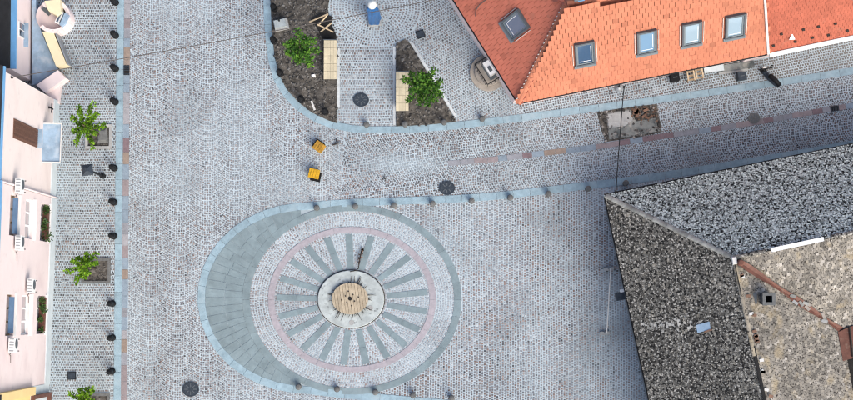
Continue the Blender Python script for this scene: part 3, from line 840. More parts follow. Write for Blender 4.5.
# round end: ring wall, inner floor, cream lid, window band
def arcp(c, r, a0, a1, n=18, k=0.95): return [(c[0] + r * math.cos(a0 + (a1 - a0) * i / n), c[1] - k * r * math.sin(a0 + (a1 - a0) * i / n)) for i in range(n + 1)]
RC = (53, 16.5)
mb = MB(); hpoly(mb, arcp(RC, 17.0, 0, 2 * PI, 28)[:-1], 0, 0.55); rd = mb.build('round_base', M['pinkwall2'], tr)
for i in range(16):
    a0 = math.radians(-140 + i * 17); a1 = a0 + math.radians(16.6)
    mb = MB(); hpoly(mb, arcp(RC, 17.3, a0, a1, 3) + arcp(RC, 13.4, a1, a0, 3), 0.0, 1.05); mb.build('parapet_block', M['palewall'], rd)
mb = MB(); hpoly(mb, [(44, 1), (60, -1), (61.5, 12), (57, 16), (48, 11)], 0.55, 1.5, 0.02); mb.build('cream_lid', M['cream'], rd)
mb = MB(); hpoly(mb, [(41, 9), (45, 6.5), (50, 13.5), (48, 15.5)], 0.55, 0.75); mb.build('dark_hatch', M['frame'], rd)
mb = MB(); hpoly(mb, [(54.5, 22), (60, 11), (64.0, 12.5), (58.5, 24)], 0.55, 1.2); wb = mb.build('window_box', M['white'], rd)
mb = MB(); hpoly(mb, [(56, 21.5), (60.4, 12.6), (62, 13.3), (57.5, 22.5)], 1.2, 1.23); mb.build('pane', M['glass_dark'], wb)
mb = MB(); hpoly(mb, [(59.3, 24.5), (64.8, 12.5), (69.0, 15), (65, 24), (61.5, 27)], 0.55, 1.3, 0.01); mb.build('roof_slab', M['bluemetal'], rd)

# ------------------------------------------------------------------ roofs with real tiles
def frame_of(p_eave0, p_eave1, p_up):
    u = (p_eave1 - p_eave0).normalized(); n = u.cross(p_up - p_eave0).normalized()
    if n.z < 0: n = -n
    v = n.cross(u)
    if v.z < 0: v = -v
    return u, v, n
def tiles(name, poly3, e0, e1, up, w, l, mtl, parent, colf, thick=0.008, shaped=True, gapf=0.94, margin=0.03, origin=None, lift=0.006, ch=0.13):
    """overlapping tiles on the plane through e0,e1,up, clipped to poly3; joined (thousands of small tiles)"""
    u, v, n = frame_of(e0, e1, up)
    P2 = [((p - e0).dot(u), (p - e0).dot(v)) for p in poly3]
    a = np.array(P2); u0, v0 = a.min(0); u1, v1 = a.max(0)
    V, F4, C = [], [], []
    U, Vv = [], []
    nj = int((v1 - v0) / l) + 2
    for j in range(nj):
        us = np.arange(u0 - w, u1 + w, w) + (w / 2 if j % 2 else 0)
        U.append(us); Vv.append(np.full(len(us), v0 + j * l))
    U = np.concatenate(U); Vv = np.concatenate(Vv)
    k = in_poly(U - w * 0.4, Vv + l * 0.45, P2) | in_poly(U + w * 0.4, Vv + l * 0.45, P2); U, Vv = U[k], Vv[k]
    N = len(U)
    hw = w * gapf / 2 * rng.uniform(0.97, 1.0, N)
    jit = rng.normal(0, 0.012 * (1 if thick < 0.03 else 1.8), N) * l * 4
    lf = lift * rng.uniform(0.8, 1.4, N)
    if shaped: prof = [(-1, 1.05), (-1, ch), (-0.6, 0.0), (0.6, 0.0), (1, ch), (1, 1.05)]
    else: prof = [(-1, 1.05), (-1, 0.0), (1, 0.0), (1, 1.05)]
    m = len(prof)
    VV = np.zeros((N, 2 * m, 3))
    uu = np.array(u); vv = np.array(v); nn = np.array(n); e = np.array(e0)
    for q, (a_, b_) in enumerate(prof):
        pu = U + a_ * hw; pv = Vv + b_ * l + jit * (b_ < 0.5)
        pz = 0.004 + lf * (1 - b_ / 1.05) + thick
        VV[:, q] = e + pu[:, None] * uu + pv[:, None] * vv + pz[:, None] * nn
        VV[:, q + m] = VV[:, q] - (thick + 0.01) * nn
    me_f = []
    base = (np.arange(N) * 2 * m)[:, None]
    fq = []
    if shaped:
        fq += [(0, 1, 4, 5), (1, 2, 3, 4)]
    else:
        fq += [(0, 1, 2, 3)]
    for q in range(m - 1): fq.append((q + 1, q, q + m, q + 1 + m))
    FQ = (np.array(fq)[None] + (np.arange(N) * 2 * m)[:, None, None]).reshape(-1, 4)
    # orientation: u x v = +-n
    if np.dot(np.cross(uu, vv), nn) < 0: FQ = FQ[:, ::-1]
    c = colf(N, U, Vv)
    ob = np_mesh(name, VV.reshape(-1, 3) - np.array(parent.matrix_world.translation if False else parent.location), FQ, np.repeat(c, 2 * m, 0), mtl, parent)
    return ob

def deck(parent, name, pts, m, th=0.12, col=None):
    col = col or ((0.40, 0.135, 0.085) if m is M['orange'] else (0.09, 0.085, 0.08))
    mb = MB(); n = len(pts); lo = [p - Vector((0, 0, th)) for p in pts]
    mb.add(list(pts) + lo, [tuple(range(n)), tuple(range(2 * n - 1, n - 1, -1))] + [(i, n + i, n + (i + 1) % n, (i + 1) % n) for i in range(n)], col)
    return mb.build(name, m, parent)

def ridge_tiles(parent, a, b, m, step=0.36, r=0.13, name='ridge_tile', col=(0.5, 0.2, 0.1), lift=0.06, skip=None):
    a, b = Vector(a), Vector(b); d = (b - a); L = d.length; d.normalize()
    side = d.cross(Vector((0, 0, 1))).normalized(); up = side.cross(d).normalized()
    k = 0; s = 0
    while s < L:
        e = min(s + step, L)
        if not (skip and skip(s / L)):
            vs = []; seg = 6
            for q, rr in ((s, r), (e, r * 0.86)):
                for t in range(seg + 1):
                    an = PI * t / seg
                    vs.append(a + d * q + side * math.cos(an) * rr + up * (math.sin(an) * rr * 0.75 + lift - 0.04))
            n = seg + 1
            fs = [(t, t + 1, n + t + 1, n + t) for t in range(seg)] + [tuple(range(n))[::-1], tuple(range(n, 2 * n))]
            mb = MB(); kk = random.uniform(0.85, 1.15); mb.add(vs, fs, tuple(c * kk for c in col)); mb.build(name, m, parent)
        s = e

# ---- orange house
EV = 6.2; RG = 10.2
oA = at(518.3, 103.5, EV); oW = at(424, -47, EV); oE = at(767.5, 54.2, EV)
apex = at(567, 3.5, RG)
sdir = (oE - oA).normalized()
rE = apex + Vector((sdir.x, sdir.y, 0)) * ((oE - oA).length * 0.80)
# ridge end above the party wall line that runs from (768,55) up to (764,0)
pw = at(764, 0, 9.05)
ru = oE + (pw - oE) * ((RG - EV) / (9.05 - EV)); rE = Vector((ru.x, ru.y, RG))
orange = thing('orange_tiled_house', 'house with bright orange tiled hip roof and five skylights', 'house', Vector(((oA.x + oE.x) / 2, (oA.y + 12), 0)))
north1 = rE + (rE - oE) * 0.95; north1.z = EV
north0 = apex + Vector((-1.5, 5.0, 0)); north0.z = EV
north0 = oW + (oW - oA).normalized() * 0.1
oW2 = oW
deck(orange, 'roof_slope', [oA, oE, rE, apex], M['orange'])
hipN = oW2
deck(orange, 'roof_slope', [oA, apex, hipN], M['orange'])
deck(orange, 'roof_slope', [apex, rE, north1, hipN], M['orange'])
# walls (set back under the eaves)
def inset_wall(parent, name, a, b, m, d, h0, h1, th=0.4, trim=(0, 0)):
    t = (b - a).normalized(); n = Vector((t.y, -t.x, 0))     # outward for a->b with the inside on the left
    a2 = Vector((a.x, a.y, 0)) - n * d + t * trim[0]; b2 = Vector((b.x, b.y, 0)) - n * d - t * trim[1]
    poly = [(a2 + n * 0)[:2], b2[:2], (b2 - n * th)[:2], (a2 - n * th)[:2]]
    mb = MB(); mb.prism(poly, h0, h1); return mb.build(name, m, parent)
inset_wall(orange, 'wall', oA, oE, M['pinkwall2'], 0.62, 0, EV - 0.13, trim=(0.62, 0))
inset_wall(orange, 'wall', oW, oA, M['pinkwall2'], 0.50, 0, EV - 0.13, trim=(0, 0.62))
mb = MB(); mb.tube([oA + Vector((0, 0, -0.03)) + (oE - oA) * q for q in (-0.002, 0.5, 1)], 0.06, 6); mb.build('gutter', M['black'], orange)
mb = MB(); mb.tube([oW + Vector((0, 0, -0.03)), (oW + oA) / 2 + Vector((0, 0, -0.03)), oA + Vector((0, 0, -0.03))], 0.06, 6); mb.build('gutter', M['black'], orange)
def col_or(base, amp, dark=0.06):
    def f(N, U, Vv):
        c = np.array(base)[None] * (1 + rng.normal(0, amp, (N, 1))) * (1 + 0.16 * (fnoise(U, Vv, 0.5, 5)[:, None] - 0.5))
        c[rng.random(N) < dark] *= 0.82
        return np.clip(c, 0.01, 1)
    return f
OR = (0.44, 0.165, 0.098)
tiles('roof_tiles', [oA, oE, rE, apex], oA, oE, rE, 0.27, 0.30, M['orange'], orange, col_or(OR, 0.03, 0.03))
tiles('roof_tiles', [oA, apex, hipN], oA, oW, apex, 0.27, 0.30, M['orange'], orange, col_or((0.47, 0.145, 0.095), 0.035, 0.03))
tiles('roof_tiles', [apex, rE, north1, hipN], north1, hipN, apex, 0.27, 0.30, M['orange'], orange, col_or((0.47, 0.145, 0.095), 0.035, 0.03))
ridge_tiles(orange, oA + (apex - oA) * 0.01, apex, M['orange'], 0.36, 0.17, col=OR, lift=0.03)
ridge_tiles(orange, apex, rE, M['orange'], 0.36, 0.13, col=OR)
# mortar specks along the hip
for side in (-1, 1):
    mb = MB()
    for i in range(26):
        q = oA + (apex - oA) * (0.02 + i * 0.0375) + Vector((side * 0.15, 0.03 * side, 0.06))
        mb.box(q + Vector((side * 0.03, 0, -0.02)), (0.07, 0.03, 0.03), 0.6 + random.uniform(-0.3, 0.3))
    mb.build('mortar', M['acgrey'], orange, kind='stuff')
# dark cable curl on the hip end
pts = []
uW, vW, nW = frame_of(oA, oW, apex)
for px, py in ((476.5, 16), (477, 10), (480, 5), (484, 1.5), (488, -1)):
    d = at(px, py, 0) - o; t = (oA - o).dot(nW) / d.dot(nW); pts.append(o + d * t + nW * 0.07)
lc = thing('lightning_wire', 'thin dark wire curling over the red hip end', 'wire', pts[0])
mb = MB(); mb.tube(pts, 0.022, 5); mb.build('wire', M['cable'], lc)
# metal bits at the apex
ch = MB(); ch.box(apex + Vector((0.75, 0.30, 0.28)), (0.9, 0.34, 0.5), 0.2)
cs = thing('ridge_vent', 'grey metal vent box at the peak of the orange roof', 'vent', apex + Vector((0.75, 0.30, 0.0)))
ch.build('housing', M['zinc'], cs)
mb = MB(); mb.box(apex + Vector((0.75, 0.30, 0.55)), (1.05, 0.46, 0.04), 0.2); mb.build('cap', M['sash'], cs)
mb = MB(); mb.box(apex + Vector((0.60, 0.05, 0.36)), (0.3, 0.03, 0.2), 0.2); mb.build('louvre', M['bluepaint'], cs)

def skylight(px, py, e0, e1, up, w, l, label, gl):
    u, v, n = frame_of(e0, e1, up)
    d = at(px, py, 0) - o; t = (e0 - o).dot(n) / d.dot(n); c = o + d * t
    r = thing('skylight', label, 'skylight', c, group='skylights in the orange roof')
    R_ = Matrix((u, v, n)).transposed()
    if R_.determinant() < 0: R_ = Matrix((-u, v, n)).transposed()
    def bx(mb, cu, cv, cn, su, sv, sn): mb.box(c + u * cu + v * cv + n * cn, (su, sv, sn), M=R_)
    mb = MB(); bx(mb, 0, -l / 2 - 0.09, 0.06, w + 0.10, 0.20, 0.04); mb.build('apron', M['sash'], r)
    mb = MB()
    bx(mb, -w / 2 + 0.035, 0, 0.09, 0.07, l, 0.14); bx(mb, w / 2 - 0.035, 0, 0.09, 0.07, l, 0.14)
    bx(mb, 0, l / 2 - 0.04, 0.095, w - 0.142, 0.08, 0.15); bx(mb, 0, -l / 2 + 0.04, 0.09, w - 0.142, 0.08, 0.14)
    fr = mb.build('frame', M['frame'], r)
    w2, l2 = w - 0.15, l - 0.17
    mb = MB(); t_ = 0.065
    bx(mb, -w2 / 2 + t_ / 2, 0, 0.085, t_, l2, 0.08); bx(mb, w2 / 2 - t_ / 2, 0, 0.085, t_, l2, 0.08)
    bx(mb, 0, l2 / 2 - t_ / 2, 0.085, w2 - 2 * t_ - .002, t_, 0.08); bx(mb, 0, -l2 / 2 + t_ / 2, 0.085, w2 - 2 * t_ - .002, t_, 0.08)
    sa = mb.build('sash', M['sash'], r)
    mb = MB(); bx(mb, 0, 0, 0.08, w2 - 2 * t_ - 0.002, l2 - 2 * t_ - 0.002, 0.03); mb.build('pane', gl, sa)
    mb = MB(); bx(mb, 0, -l2 / 2 + t_ + 0.09, 0.099, w2 - 2 * t_ - 0.10, 0.022, 0.006); bx(mb, w2 / 2 - t_ - 0.05, 0.03, 0.1, 0.022, l2 - 2 * t_ - 0.3, 0.006); mb.build('inner_bead', M['white'], sa)
    mb = MB()
    for q in (-1, 1): bx(mb, q * (w / 2 + 0.09), -0.02, 0.05, 0.02, l * 0.9, 0.04)
    mb.build('flashing', M['acgrey'], fr)
skylight(516.5, 24.5, oA, oW, apex, 1.02, 1.25, 'skylight with blue glass alone in the darker red hip end', M['glass_blue'])
skylight(584.5, 52.5, oA, oE, rE, 0.92, 1.42, 'skylight with deep blue glass nearest the roof corner', M['glass_blue'])
skylight(646.5, 41, oA, oE, rE, 0.92, 1.42, 'skylight with mid blue glass, second from the roof corner', M['glass_mid'])
skylight(691.5, 32.5, oA, oE, rE, 0.92, 1.42, 'skylight with pale glass, third from the roof corner', M['glass_pale'])
skylight(734.5, 25, oA, oE, rE, 0.92, 1.42, 'skylight with pale glass nearest the redder roof', M['glass_pale'])

# ---- redder neighbouring house to the east
e2a = at(769, 53.5, EV - 0.25); e2b = at(935, 18.5, EV - 0.25)
up2 = rE - Vector((0, 0, 0.35)) + Vector((0.12, 0, 0)); up2b = up2 + (e2b - e2a)
red = thing('red_tiled_house', 'house with redder tiled roof and white gutter beside the orange one', 'house', Vector((e2b.x - 4, e2b.y + 4, 0)))
deck(red, 'roof_slope', [e2a, e2b, up2b, up2], M['orange'])
nb = up2 + (up2 - e2a); nb.z = EV - 0.25; nb2 = nb + (e2b - e2a)
deck(red, 'roof_slope', [up2, up2b, nb2, nb], M['orange'])
tiles('roof_tiles', [e2a, e2b, up2b, up2], e2a, e2b, up2, 0.19, 0.20, M['orange'], red, col_or((0.37, 0.105, 0.065), 0.04))
ridge_tiles(red, up2, up2b, M['orange'], col=(0.45, 0.1, 0.05))
inset_wall(red, 'wall', e2a, e2b, M['palewall'], 0.5, 0, EV - 0.4)
mb = MB()
gd = (e2b - e2a).normalized(); gn = Vector((gd.y, -gd.x, 0))
mb.tube([e2a + gn * 0.10 + Vector((0, 0, -0.02)), e2b + gn * 0.10 + Vector((0, 0, -0.02))], 0.085, 8); mb.build('gutter', M['white'], red)
mb = MB(); mb.tube([e2a + gn * 0.02 + Vector((0, 0, 0.07)), e2b + gn * 0.02 + Vector((0, 0, 0.07))], 0.035, 6); mb.build('eave_flashing', M['white'], red)
mb = MB(); mb.tube([oE + Vector((0.02, 0, 0.08)), rE + Vector((0.02, 0, 0.08))], 0.06, 6); mb.build('verge_strip', M['acgrey'], red)
uR, vR, nR = frame_of(e2a, e2b, up2)
for px, py in ((773, 45), (781, 33.5), (803, 29), (818, 26), (835, 23), (795, 41), (828, 34.5), (812, 37), (847, 30)):
    d = at(px, py, 0) - o; t = (e2a - o).dot(nR) / d.dot(nR); q = o + d * t
    mb = MB(); mb.box(q + nR * 0.06, (0.12, 0.10, 0.08), 0.2); mb.build('snow_guard', M['rust'], red)
d = at(791.5, 36, 0) - o; t = (e2a - o).dot(nR) / d.dot(nR); q = o + d * t + nR * 0.075
mb = MB(); mb.add([q + Vector((-.12, -.12, -.05)), q + Vector((.16, -.10, -.05)), q + Vector((-.02, .18, .08)), q + Vector((-.12, -.12, -.09)), q + Vector((.16, -.10, -.09)), q + Vector((-.02, .18, .04))],
                  [(0, 1, 2), (5, 4, 3), (0, 3, 4, 1), (1, 4, 5, 2), (2, 5, 3, 0)]); mb.build('broken_tile', M['white'], red)

# ---- old dark L shaped house
DE = 3.6; DR = 6.6
dNW = at(605, 195.5, DE)
dNE = at(960, 122, DE)
dSW = at(671, 498, DE)
J = at(733.5, 258, DR)
rN = at(960, 210, DR)             # end of north ridge
rS = at(784, 498, DR)             # end of west ridge
vE = at(843, 331, DE + 0.35)         # foot of the valley
eS = at(868, 498, DE + 0.35); eE = at(960, 305, DE + 0.35)
def onto(p, a, b, c):
    """drop p vertically onto the plane a,b,c"""
    n = (b - a).cross(c - a); return Vector((p.x, p.y, a.z - (n.x * (p.x - a.x) + n.y * (p.y - a.y)) / n.z))
def ray_pl(px, py, a, b, c):
    e = Vector((0, 0, CAM_H)); d = at(px, py, 0) - e; n = (b - a).cross(c - a); return e + d * ((a - e).dot(n) / d.dot(n))
vE = at(841, 330, DE + 0.35)
rN = ray_pl(960, 210, dNW, dNE, J); rS = ray_pl(784, 498, dNW, dSW, J)
eE = ray_pl(960, 305, J, rN, vE); eS = ray_pl(872, 498, J, rS, vE)
dark = thing('old_tiled_house', 'old L shaped house with dark lichen covered tile roof', 'house', Vector(((dNW.x + dNE.x) / 2, J.y, 0)))
deck(dark, 'roof_slope', [dNW, dNE, rN, J][::-1], M['oldtile_north'])
deck(dark, 'roof_slope', [dNW, J, rS, dSW][::-1], M['oldtile'])
deck(dark, 'roof_slope', [J, rN, eE, vE][::-1], M['oldtile_pale'])
deck(dark, 'roof_slope', [J, vE, eS, rS][::-1], M['oldtile_pale'])
def col_old(mix, warm=None):
    cols = np.array([m_[0] for m_ in mix]); pr = np.array([m_[1] for m_ in mix], float); pr /= pr.sum()
    def f(N, U, Vv):
        return np.clip(cols[rng.choice(len(cols), N, p=pr)] * rng.uniform(0.8, 1.2, (N, 1)), 0.008, 0.8)
    return f
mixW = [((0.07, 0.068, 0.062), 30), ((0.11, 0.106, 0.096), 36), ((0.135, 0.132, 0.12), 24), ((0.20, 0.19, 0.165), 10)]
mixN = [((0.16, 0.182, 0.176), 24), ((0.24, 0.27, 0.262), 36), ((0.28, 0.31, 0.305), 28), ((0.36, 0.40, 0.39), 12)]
mixP = [((0.17, 0.16, 0.143), 26), ((0.225, 0.21, 0.186), 36), ((0.28, 0.26, 0.225), 26), ((0.35, 0.33, 0.30), 8)]  # inner slopes: lichen colours with the sun's warmth mixed in
uD, vD, nD = frame_of(dNW, dSW, J)
def on_west(px, py, lift=0.08):
    d = at(px, py, 0) - o; t = (dNW + nD * lift - o).dot(nD) / d.dot(nD); return o + d * t
def col_west(N, U, Vv):
    c = col_old(mixW)(N, U, Vv)
    lo = [on_west(px, py) - dNW for px, py in ((640, 327), (668, 325.5), (700, 327))]      # lime washed streak below the metal sheet
    lu = [p.dot(uD) for p in lo]; lv = [p.dot(vD) for p in lo]
    dv = np.abs(U - np.interp(Vv, lv, lu)); k = (Vv > lv[0]) & (Vv < lv[2]) & (dv < 0.28) & (rng.random(N) < 0.55 - dv)
    c[k] = np.array((0.40, 0.40, 0.38)) * rng.uniform(0.7, 1.15, (k.sum(), 1))
    return c
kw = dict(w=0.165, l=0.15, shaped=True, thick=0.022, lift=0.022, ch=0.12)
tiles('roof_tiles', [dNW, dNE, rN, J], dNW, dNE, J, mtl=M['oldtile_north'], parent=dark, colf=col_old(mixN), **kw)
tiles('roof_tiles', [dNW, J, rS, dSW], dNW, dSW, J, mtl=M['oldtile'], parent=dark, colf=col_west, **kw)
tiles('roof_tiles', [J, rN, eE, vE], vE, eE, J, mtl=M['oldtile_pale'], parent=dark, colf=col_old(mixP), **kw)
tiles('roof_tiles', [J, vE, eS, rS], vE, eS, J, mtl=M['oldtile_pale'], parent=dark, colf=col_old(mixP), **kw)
ridge_tiles(dark, dNW + (J - dNW) * 0.01, J, M['hipstone'], 0.38, 0.12, col=(0.14, 0.145, 0.15))
ridge_tiles(dark, J, rN, M['oldtile'], 0.38, 0.12, col=(0.2, 0.19, 0.17), skip=lambda t: 0.14 < t < 0.40)
ridge_tiles(dark, J, rS, M['oldtile_pale'], 0.38, 0.10, col=(0.30, 0.27, 0.22), skip=lambda t: 0.38 < t < 0.66)
# white cap on the north ridge
mb = MB(); qa = J + (rN - J) * 0.165; qb = J + (rN - J) * 0.395
mb.box((qa + qb) / 2 + Vector((0, 0, 0.08)), ((qb - qa).length, 0.19, 0.07), math.atan2((qb - qa).y, (qb - qa).x)); mb.build('ridge_cap', M['white'], dark)
# open dark gap and loose clay pieces along the west ridge
mb = MB(); qa = J + (rS - J) * 0.37; qb = J + (rS - J) * 0.75
mb.box((qa + qb) / 2 + Vector((0.05, 0, 0.035)), ((qb - qa).length, 0.15, 0.09), math.atan2((qb - qa).y, (qb - qa).x)); mb.build('ridge_gap', M['courtyard'], dark)
for i in range(16):
    q = J + (rS - J) * random.uniform(0.05, 0.66) + Vector((random.uniform(0.16, 0.42), 0, 0)); q.z = J.z - 0.05
    mb = MB(); mb.box(q, (0.2, 0.13, 0.05), random.uniform(-0.3, 0.6)); mb.build('loose_tile', random.choice([M['brick'], M['beige'], M['acgrey'], M['brick']]), dark)
mb = MB(); qa = J + (rS - J) * 0.02; qb = J + (rS - J) * 0.16
mb.box((qa + qb) / 2 + Vector((-0.02, 0, 0.12)), ((qb - qa).length, 0.035, 0.03), math.atan2((qb - qa).y, (qb - qa).x)); mb.build('ridge_gap', M['courtyard'], dark)
# valley gutter of brown metal
va = J + Vector((0.25, -0.18, 0.02)); vb = vE
mb = MB()
t = (vb - va).normalized(); side = t.cross(Vector((0, 0, 1))).normalized()
pts = []
for k in range(11):
    q = va.lerp(vb, k / 10); wv = 0.13 + 0.04 * math.sin(k * 1.3)
    pts += [q + side * wv + Vector((0, 0, 0.15)), q + Vector((0, 0, 0.09)), q - side * wv + Vector((0, 0, 0.15))]
fs = []
for k in range(10):
    for q in (0, 1): fs.append((3 * k + q, 3 * k + q + 1, 3 * k + q + 4, 3 * k + q + 3))
n = len(pts); pts2 = [p - Vector((0, 0, 0.03)) for p in pts]
mb.add(pts + pts2, [f for f in fs] + [tuple(i + n for i in f[::-1]) for f in fs])
mb.build('valley_gutter', M['redbrown'], dark)
mb = MB(); mb.lathe([(0.0, 0.0), (0.15, 0.0), (0.15, 0.22), (0.11, 0.28), (0, 0.28)], J + Vector((0.28, -0.22, 0.05)), 12); mb.build('valley_end', M['redbrown'], dark)
mb = MB(); mb.box(J + Vector((0.02, -0.12, 0.14)), (0.24, 0.36, 0.1), 0.2, 0.8); mb.build('mortar_patch', M['acgrey'], dark)
for i in range(9):
    q = va.lerp(vb, random.uniform(0.5, 0.98)) + side * random.uniform(-0.15, 0.15) + Vector((0, 0, 0.17))
    mb = MB(); mb.box(q, (0.28, 0.14, 0.05), random.uniform(-1.2, -0.2)); mb.build('loose_tile', random.choice([M['beige'], M['concrete'], M['hipstone']]), dark)
# brown sheet at the foot of the valley, dark yard beyond
def hp(mb, pts, z0, z1): mb.prism([at2(*p, z1) for p in pts], z0, z1)
mb = MB(); hp(mb, [(838, 332), (850, 326.5), (900, 318), (900, 350), (853, 358), (843, 361)], DE + 0.2, DE + 0.55); mb.build('brown_sheet_roof', M['redbrown'], dark)
mb = MB(); mb.tube([at(849.5, 327, DE + 0.60), at(853, 357, DE + 0.60)], 0.05, 6); mb.build('sheet_seam', M['rust'], dark)
mb = MB(); hp(mb, [(832, 345), (960, 318), (960, 500), (850, 500)], 0.06, 0.08); mb.build('yard_ground', M['courtyard'], dark)
# walls
inset_wall(dark, 'wall', dNE, dNW, M['darkwall'], 0.35, 0, DE - 0.1, trim=(0, 0.35))
inset_wall(dark, 'wall', dNW, dSW, M['darkwall'], 0.30, 0, DE - 0.1, trim=(0.77, 0))
inset_wall(dark, 'wall', eS, vE, M['darkwall'], 0.35, 0, DE + 0.2)
inset_wall(dark, 'wall', vE, eE, M['darkwall'], 0.35, 0, DE + 0.2)
mb = MB(); mb.tube([dNE + Vector((0, 0, -.05)), dNW + Vector((-0.03, 0.03, -.05))], 0.06, 6); mb.build('gutter', M['black'], dark)
mb = MB(); mb.tube([dNW + Vector((-0.03, 0, -.05)), dSW + Vector((-0.03, 0, -.05))], 0.05, 6); mb.build('gutter', M['black'], dark)
# small sheet of bluish metal lying on the west slope
uD, vD, nD = frame_of(dNW, dSW, J)
def on_west(px, py, lift=0.08):
    d = at(px, py, 0) - o; t = (dNW + nD * lift - o).dot(nD) / d.dot(nD); return o + d * t
ptch = [on_west(*p) for p in ((696, 325), (709.5, 321.5), (710.5, 329), (697.5, 333))]
sp = thing('metal_sheet', 'small pale blue metal sheet lying on the dark roof slope', 'metal sheet', ptch[0])
deck(sp, 'sheet', ptch, M['bluemetal'], 0.03)
deck(sp, 'rusty_edge', [on_west(*p, 0.10) for p in ((704, 331.2), (711.5, 328.6), (712, 330.2), (704.5, 332.8))], M['brick'], 0.03)
# chimney
d = at(765, 299, 0) - o; uC, vC, nC = frame_of(vE, eS, J); t = (vE - o).dot(nC) / d.dot(nC); q = o + d * t
cm = thing('chimney', 'small square grey chimney with open flue on pale roof slope', 'chimney', q - Vector((0, 0, 0.3)))
mb = MB()
for dx, dy, sx_, sy_ in ((-0.2, 0, 0.1, 0.5), (0.2, 0, 0.1, 0.5), (0, -0.2, 0.299, 0.1), (0, 0.2, 0.299, 0.1)): mb.box(q + Vector((dx, dy, 0.25)), (sx_, sy_, 1.1))
mb.build('stack', M['greystone'], cm)
mb = MB()
for dx, dy, sx_, sy_ in ((-0.22, 0, 0.14, 0.58), (0.22, 0, 0.14, 0.58), (0, -0.22, 0.299, 0.14), (0, 0.22, 0.299, 0.14)): mb.box(q + Vector((dx, dy, 0.84)), (sx_, sy_, 0.08))
mb.build('cap', M['greystone'], cm)
mb = MB(); mb.box(q + Vector((0, 0, 0.3)), (0.29, 0.29, 0.05)); mb.build('flue', M['courtyard'], cm)
mb = MB(); mb.box(q + Vector((-0.55, 0.03, 0.22)), (0.22, 0.5, 0.25)); mb.build('roof_hatch', M['frame'], cm)

# rail frame and box at the west wall
rl = thing('metal_rail', 'thin pale metal rail on two feet beside the old house wall', 'rail', at(608, 300, 0))
f0, f1 = at(608.5, 269, 0), at(604.5, 333, 0)
for q in (f0, f1):
    mb = MB(); mb.box(q + Vector((0, 0, 0.09)), (0.50, 0.16, 0.08), 0.05); mb.build('foot', M['concrete'], rl)
    mb = MB(); mb.tube([q + Vector((0, 0, 0.12)), q + Vector((0, 0, 1.0))], 0.03, 6); mb.build('post', M['zinc'], rl)
mb = MB(); mb.tube([f0 + Vector((0, 0, 1.0)), f1 + Vector((0, 0, 1.0))], 0.028, 6); mb.build('rail', M['acgrey'], rl)
wbx = at(620.5, 296, 2.4)
ub = thing('wall_cabinet', 'dark box with white lid on the west wall of the old house', 'cabinet', (wbx.x, wbx.y, 1.9))
mb = MB(); mb.box(wbx + Vector((0, 0, -0.2)), (0.42, 0.40, 0.5), 0.2); mb.build('box', M['castiron'], ub)
mb = MB(); mb.box(wbx + Vector((0.08, 0.26, 0.02)), (0.22, 0.14, 0.16), 0.2); mb.build('lid', M['white'], ub)

# ------------------------------------------------------------------ street furniture
# black bollards
def black_bollard(loc, label, group):
    r = thing('bollard', label, 'bollard', loc, group=group)
    mb = MB(); mb.lathe([(0.0, 0.05), (0.17, 0.05), (0.17, 0.13), (0.13, 0.17), (0, 0.17)], (0, 0, 0), 14); mb.build('base', M['black'], r, True, world=False)
    mb = MB(); mb.lathe([(0.0, 0.16), (0.12, 0.16), (0.11, 0.70), (0.15, 0.74), (0.15, 0.80), (0.11, 0.84), (0, 0.84)], (0, 0, 0), 14); mb.build('post', M['black'], r, True, world=False)
    mb = MB(); mb.lathe([(0.0, 0.83), (0.12, 0.83), (0.135, 0.92), (0.10, 1.02), (0.045, 1.10), (0.02, 1.28), (0.0, 1.30)], (0, 0, 0), 14); mb.build('finial', M['black'], r, True, world=False)
    return r
ordn = ['first', 'second', 'third', 'fourth', 'fifth', 'sixth', 'seventh', 'eighth', 'ninth', 'tenth', 'eleventh']
proto = None
def place(proto, mk, loc, label, group):
    if proto is None: return mk(loc, label, group)
    c = copy_tree(proto); c.location = loc; c['label'] = label; return c
pos = [(116, 3), (116, 36), (116, 69.3), (115.8, 102.3), (114.8, 168.3), (114.5, 202.3), (114.3, 236), (112.8, 303.5), (112.8, 337.5), (112.4, 371)]
for i, p in enumerate(pos):
    lb = 'black pointed bollard beside sidewalk kerb, %s from the top edge' % ordn[i]
    b_ = place(proto, black_bollard, at(p[0], p[1], 0), lb, 'black bollards along the sidewalk kerb')
    proto = proto or b_
for i, p in enumerate([(274.5, 9), (274.2, 41.5), (280.5, 74), (301.5, 100.5), (325.5, 112.5)]):
    c = copy_tree(proto); c.location = at(p[0], p[1], 0.03); c['label'] = 'black bollard at the curved edge of the soil bed, %s from the top' % ordn[i]; c['group'] = 'black bollards around the soil bed'
def grey_bollard(loc, label, group):
    r = thing('stone_bollard', label, 'bollard', loc, group=group)
    mb = MB(); mb.lathe([(0, 0.0), (0.135, 0.0), (0.13, 0.36), (0, 0.36)], (0, 0, 0), 14); mb.build('shaft', M['greystone'], r, True, world=False)
    mb = MB(); mb.lathe([(0, 0.36), (0.15, 0.36), (0.148, 0.42), (0.11, 0.45), (0, 0.455)], (0, 0, 0), 14); mb.build('cap', M['greystone'], r, True, world=False)
    return r
gp = None
for i, p in enumerate([(317, 208.2), (355.5, 206.8), (394, 205.8), (432.7, 204), (471.5, 201.3), (510, 198), (548, 194.3), (587.5, 189.2), (625, 183.5)]):
    b_ = place(gp, grey_bollard, at(p[0], p[1], 0), 'low grey stone bollard above the paving wheel, %s from the left' % ordn[i], 'stone bollards along the upper kerb of the square')
    gp = gp or b_
for i, p in enumerate([(299, 386.5), (337.3, 388.7), (375.5, 391.8), (413, 394.8), (451.5, 397.6)]):
    c = copy_tree(gp); c.location = at(p[0], p[1], 0); c['label'] = 'low grey stone bollard below the paving wheel, %s from the left' % ordn[i]; c['group'] = 'stone bollards along the lower kerb of the square'
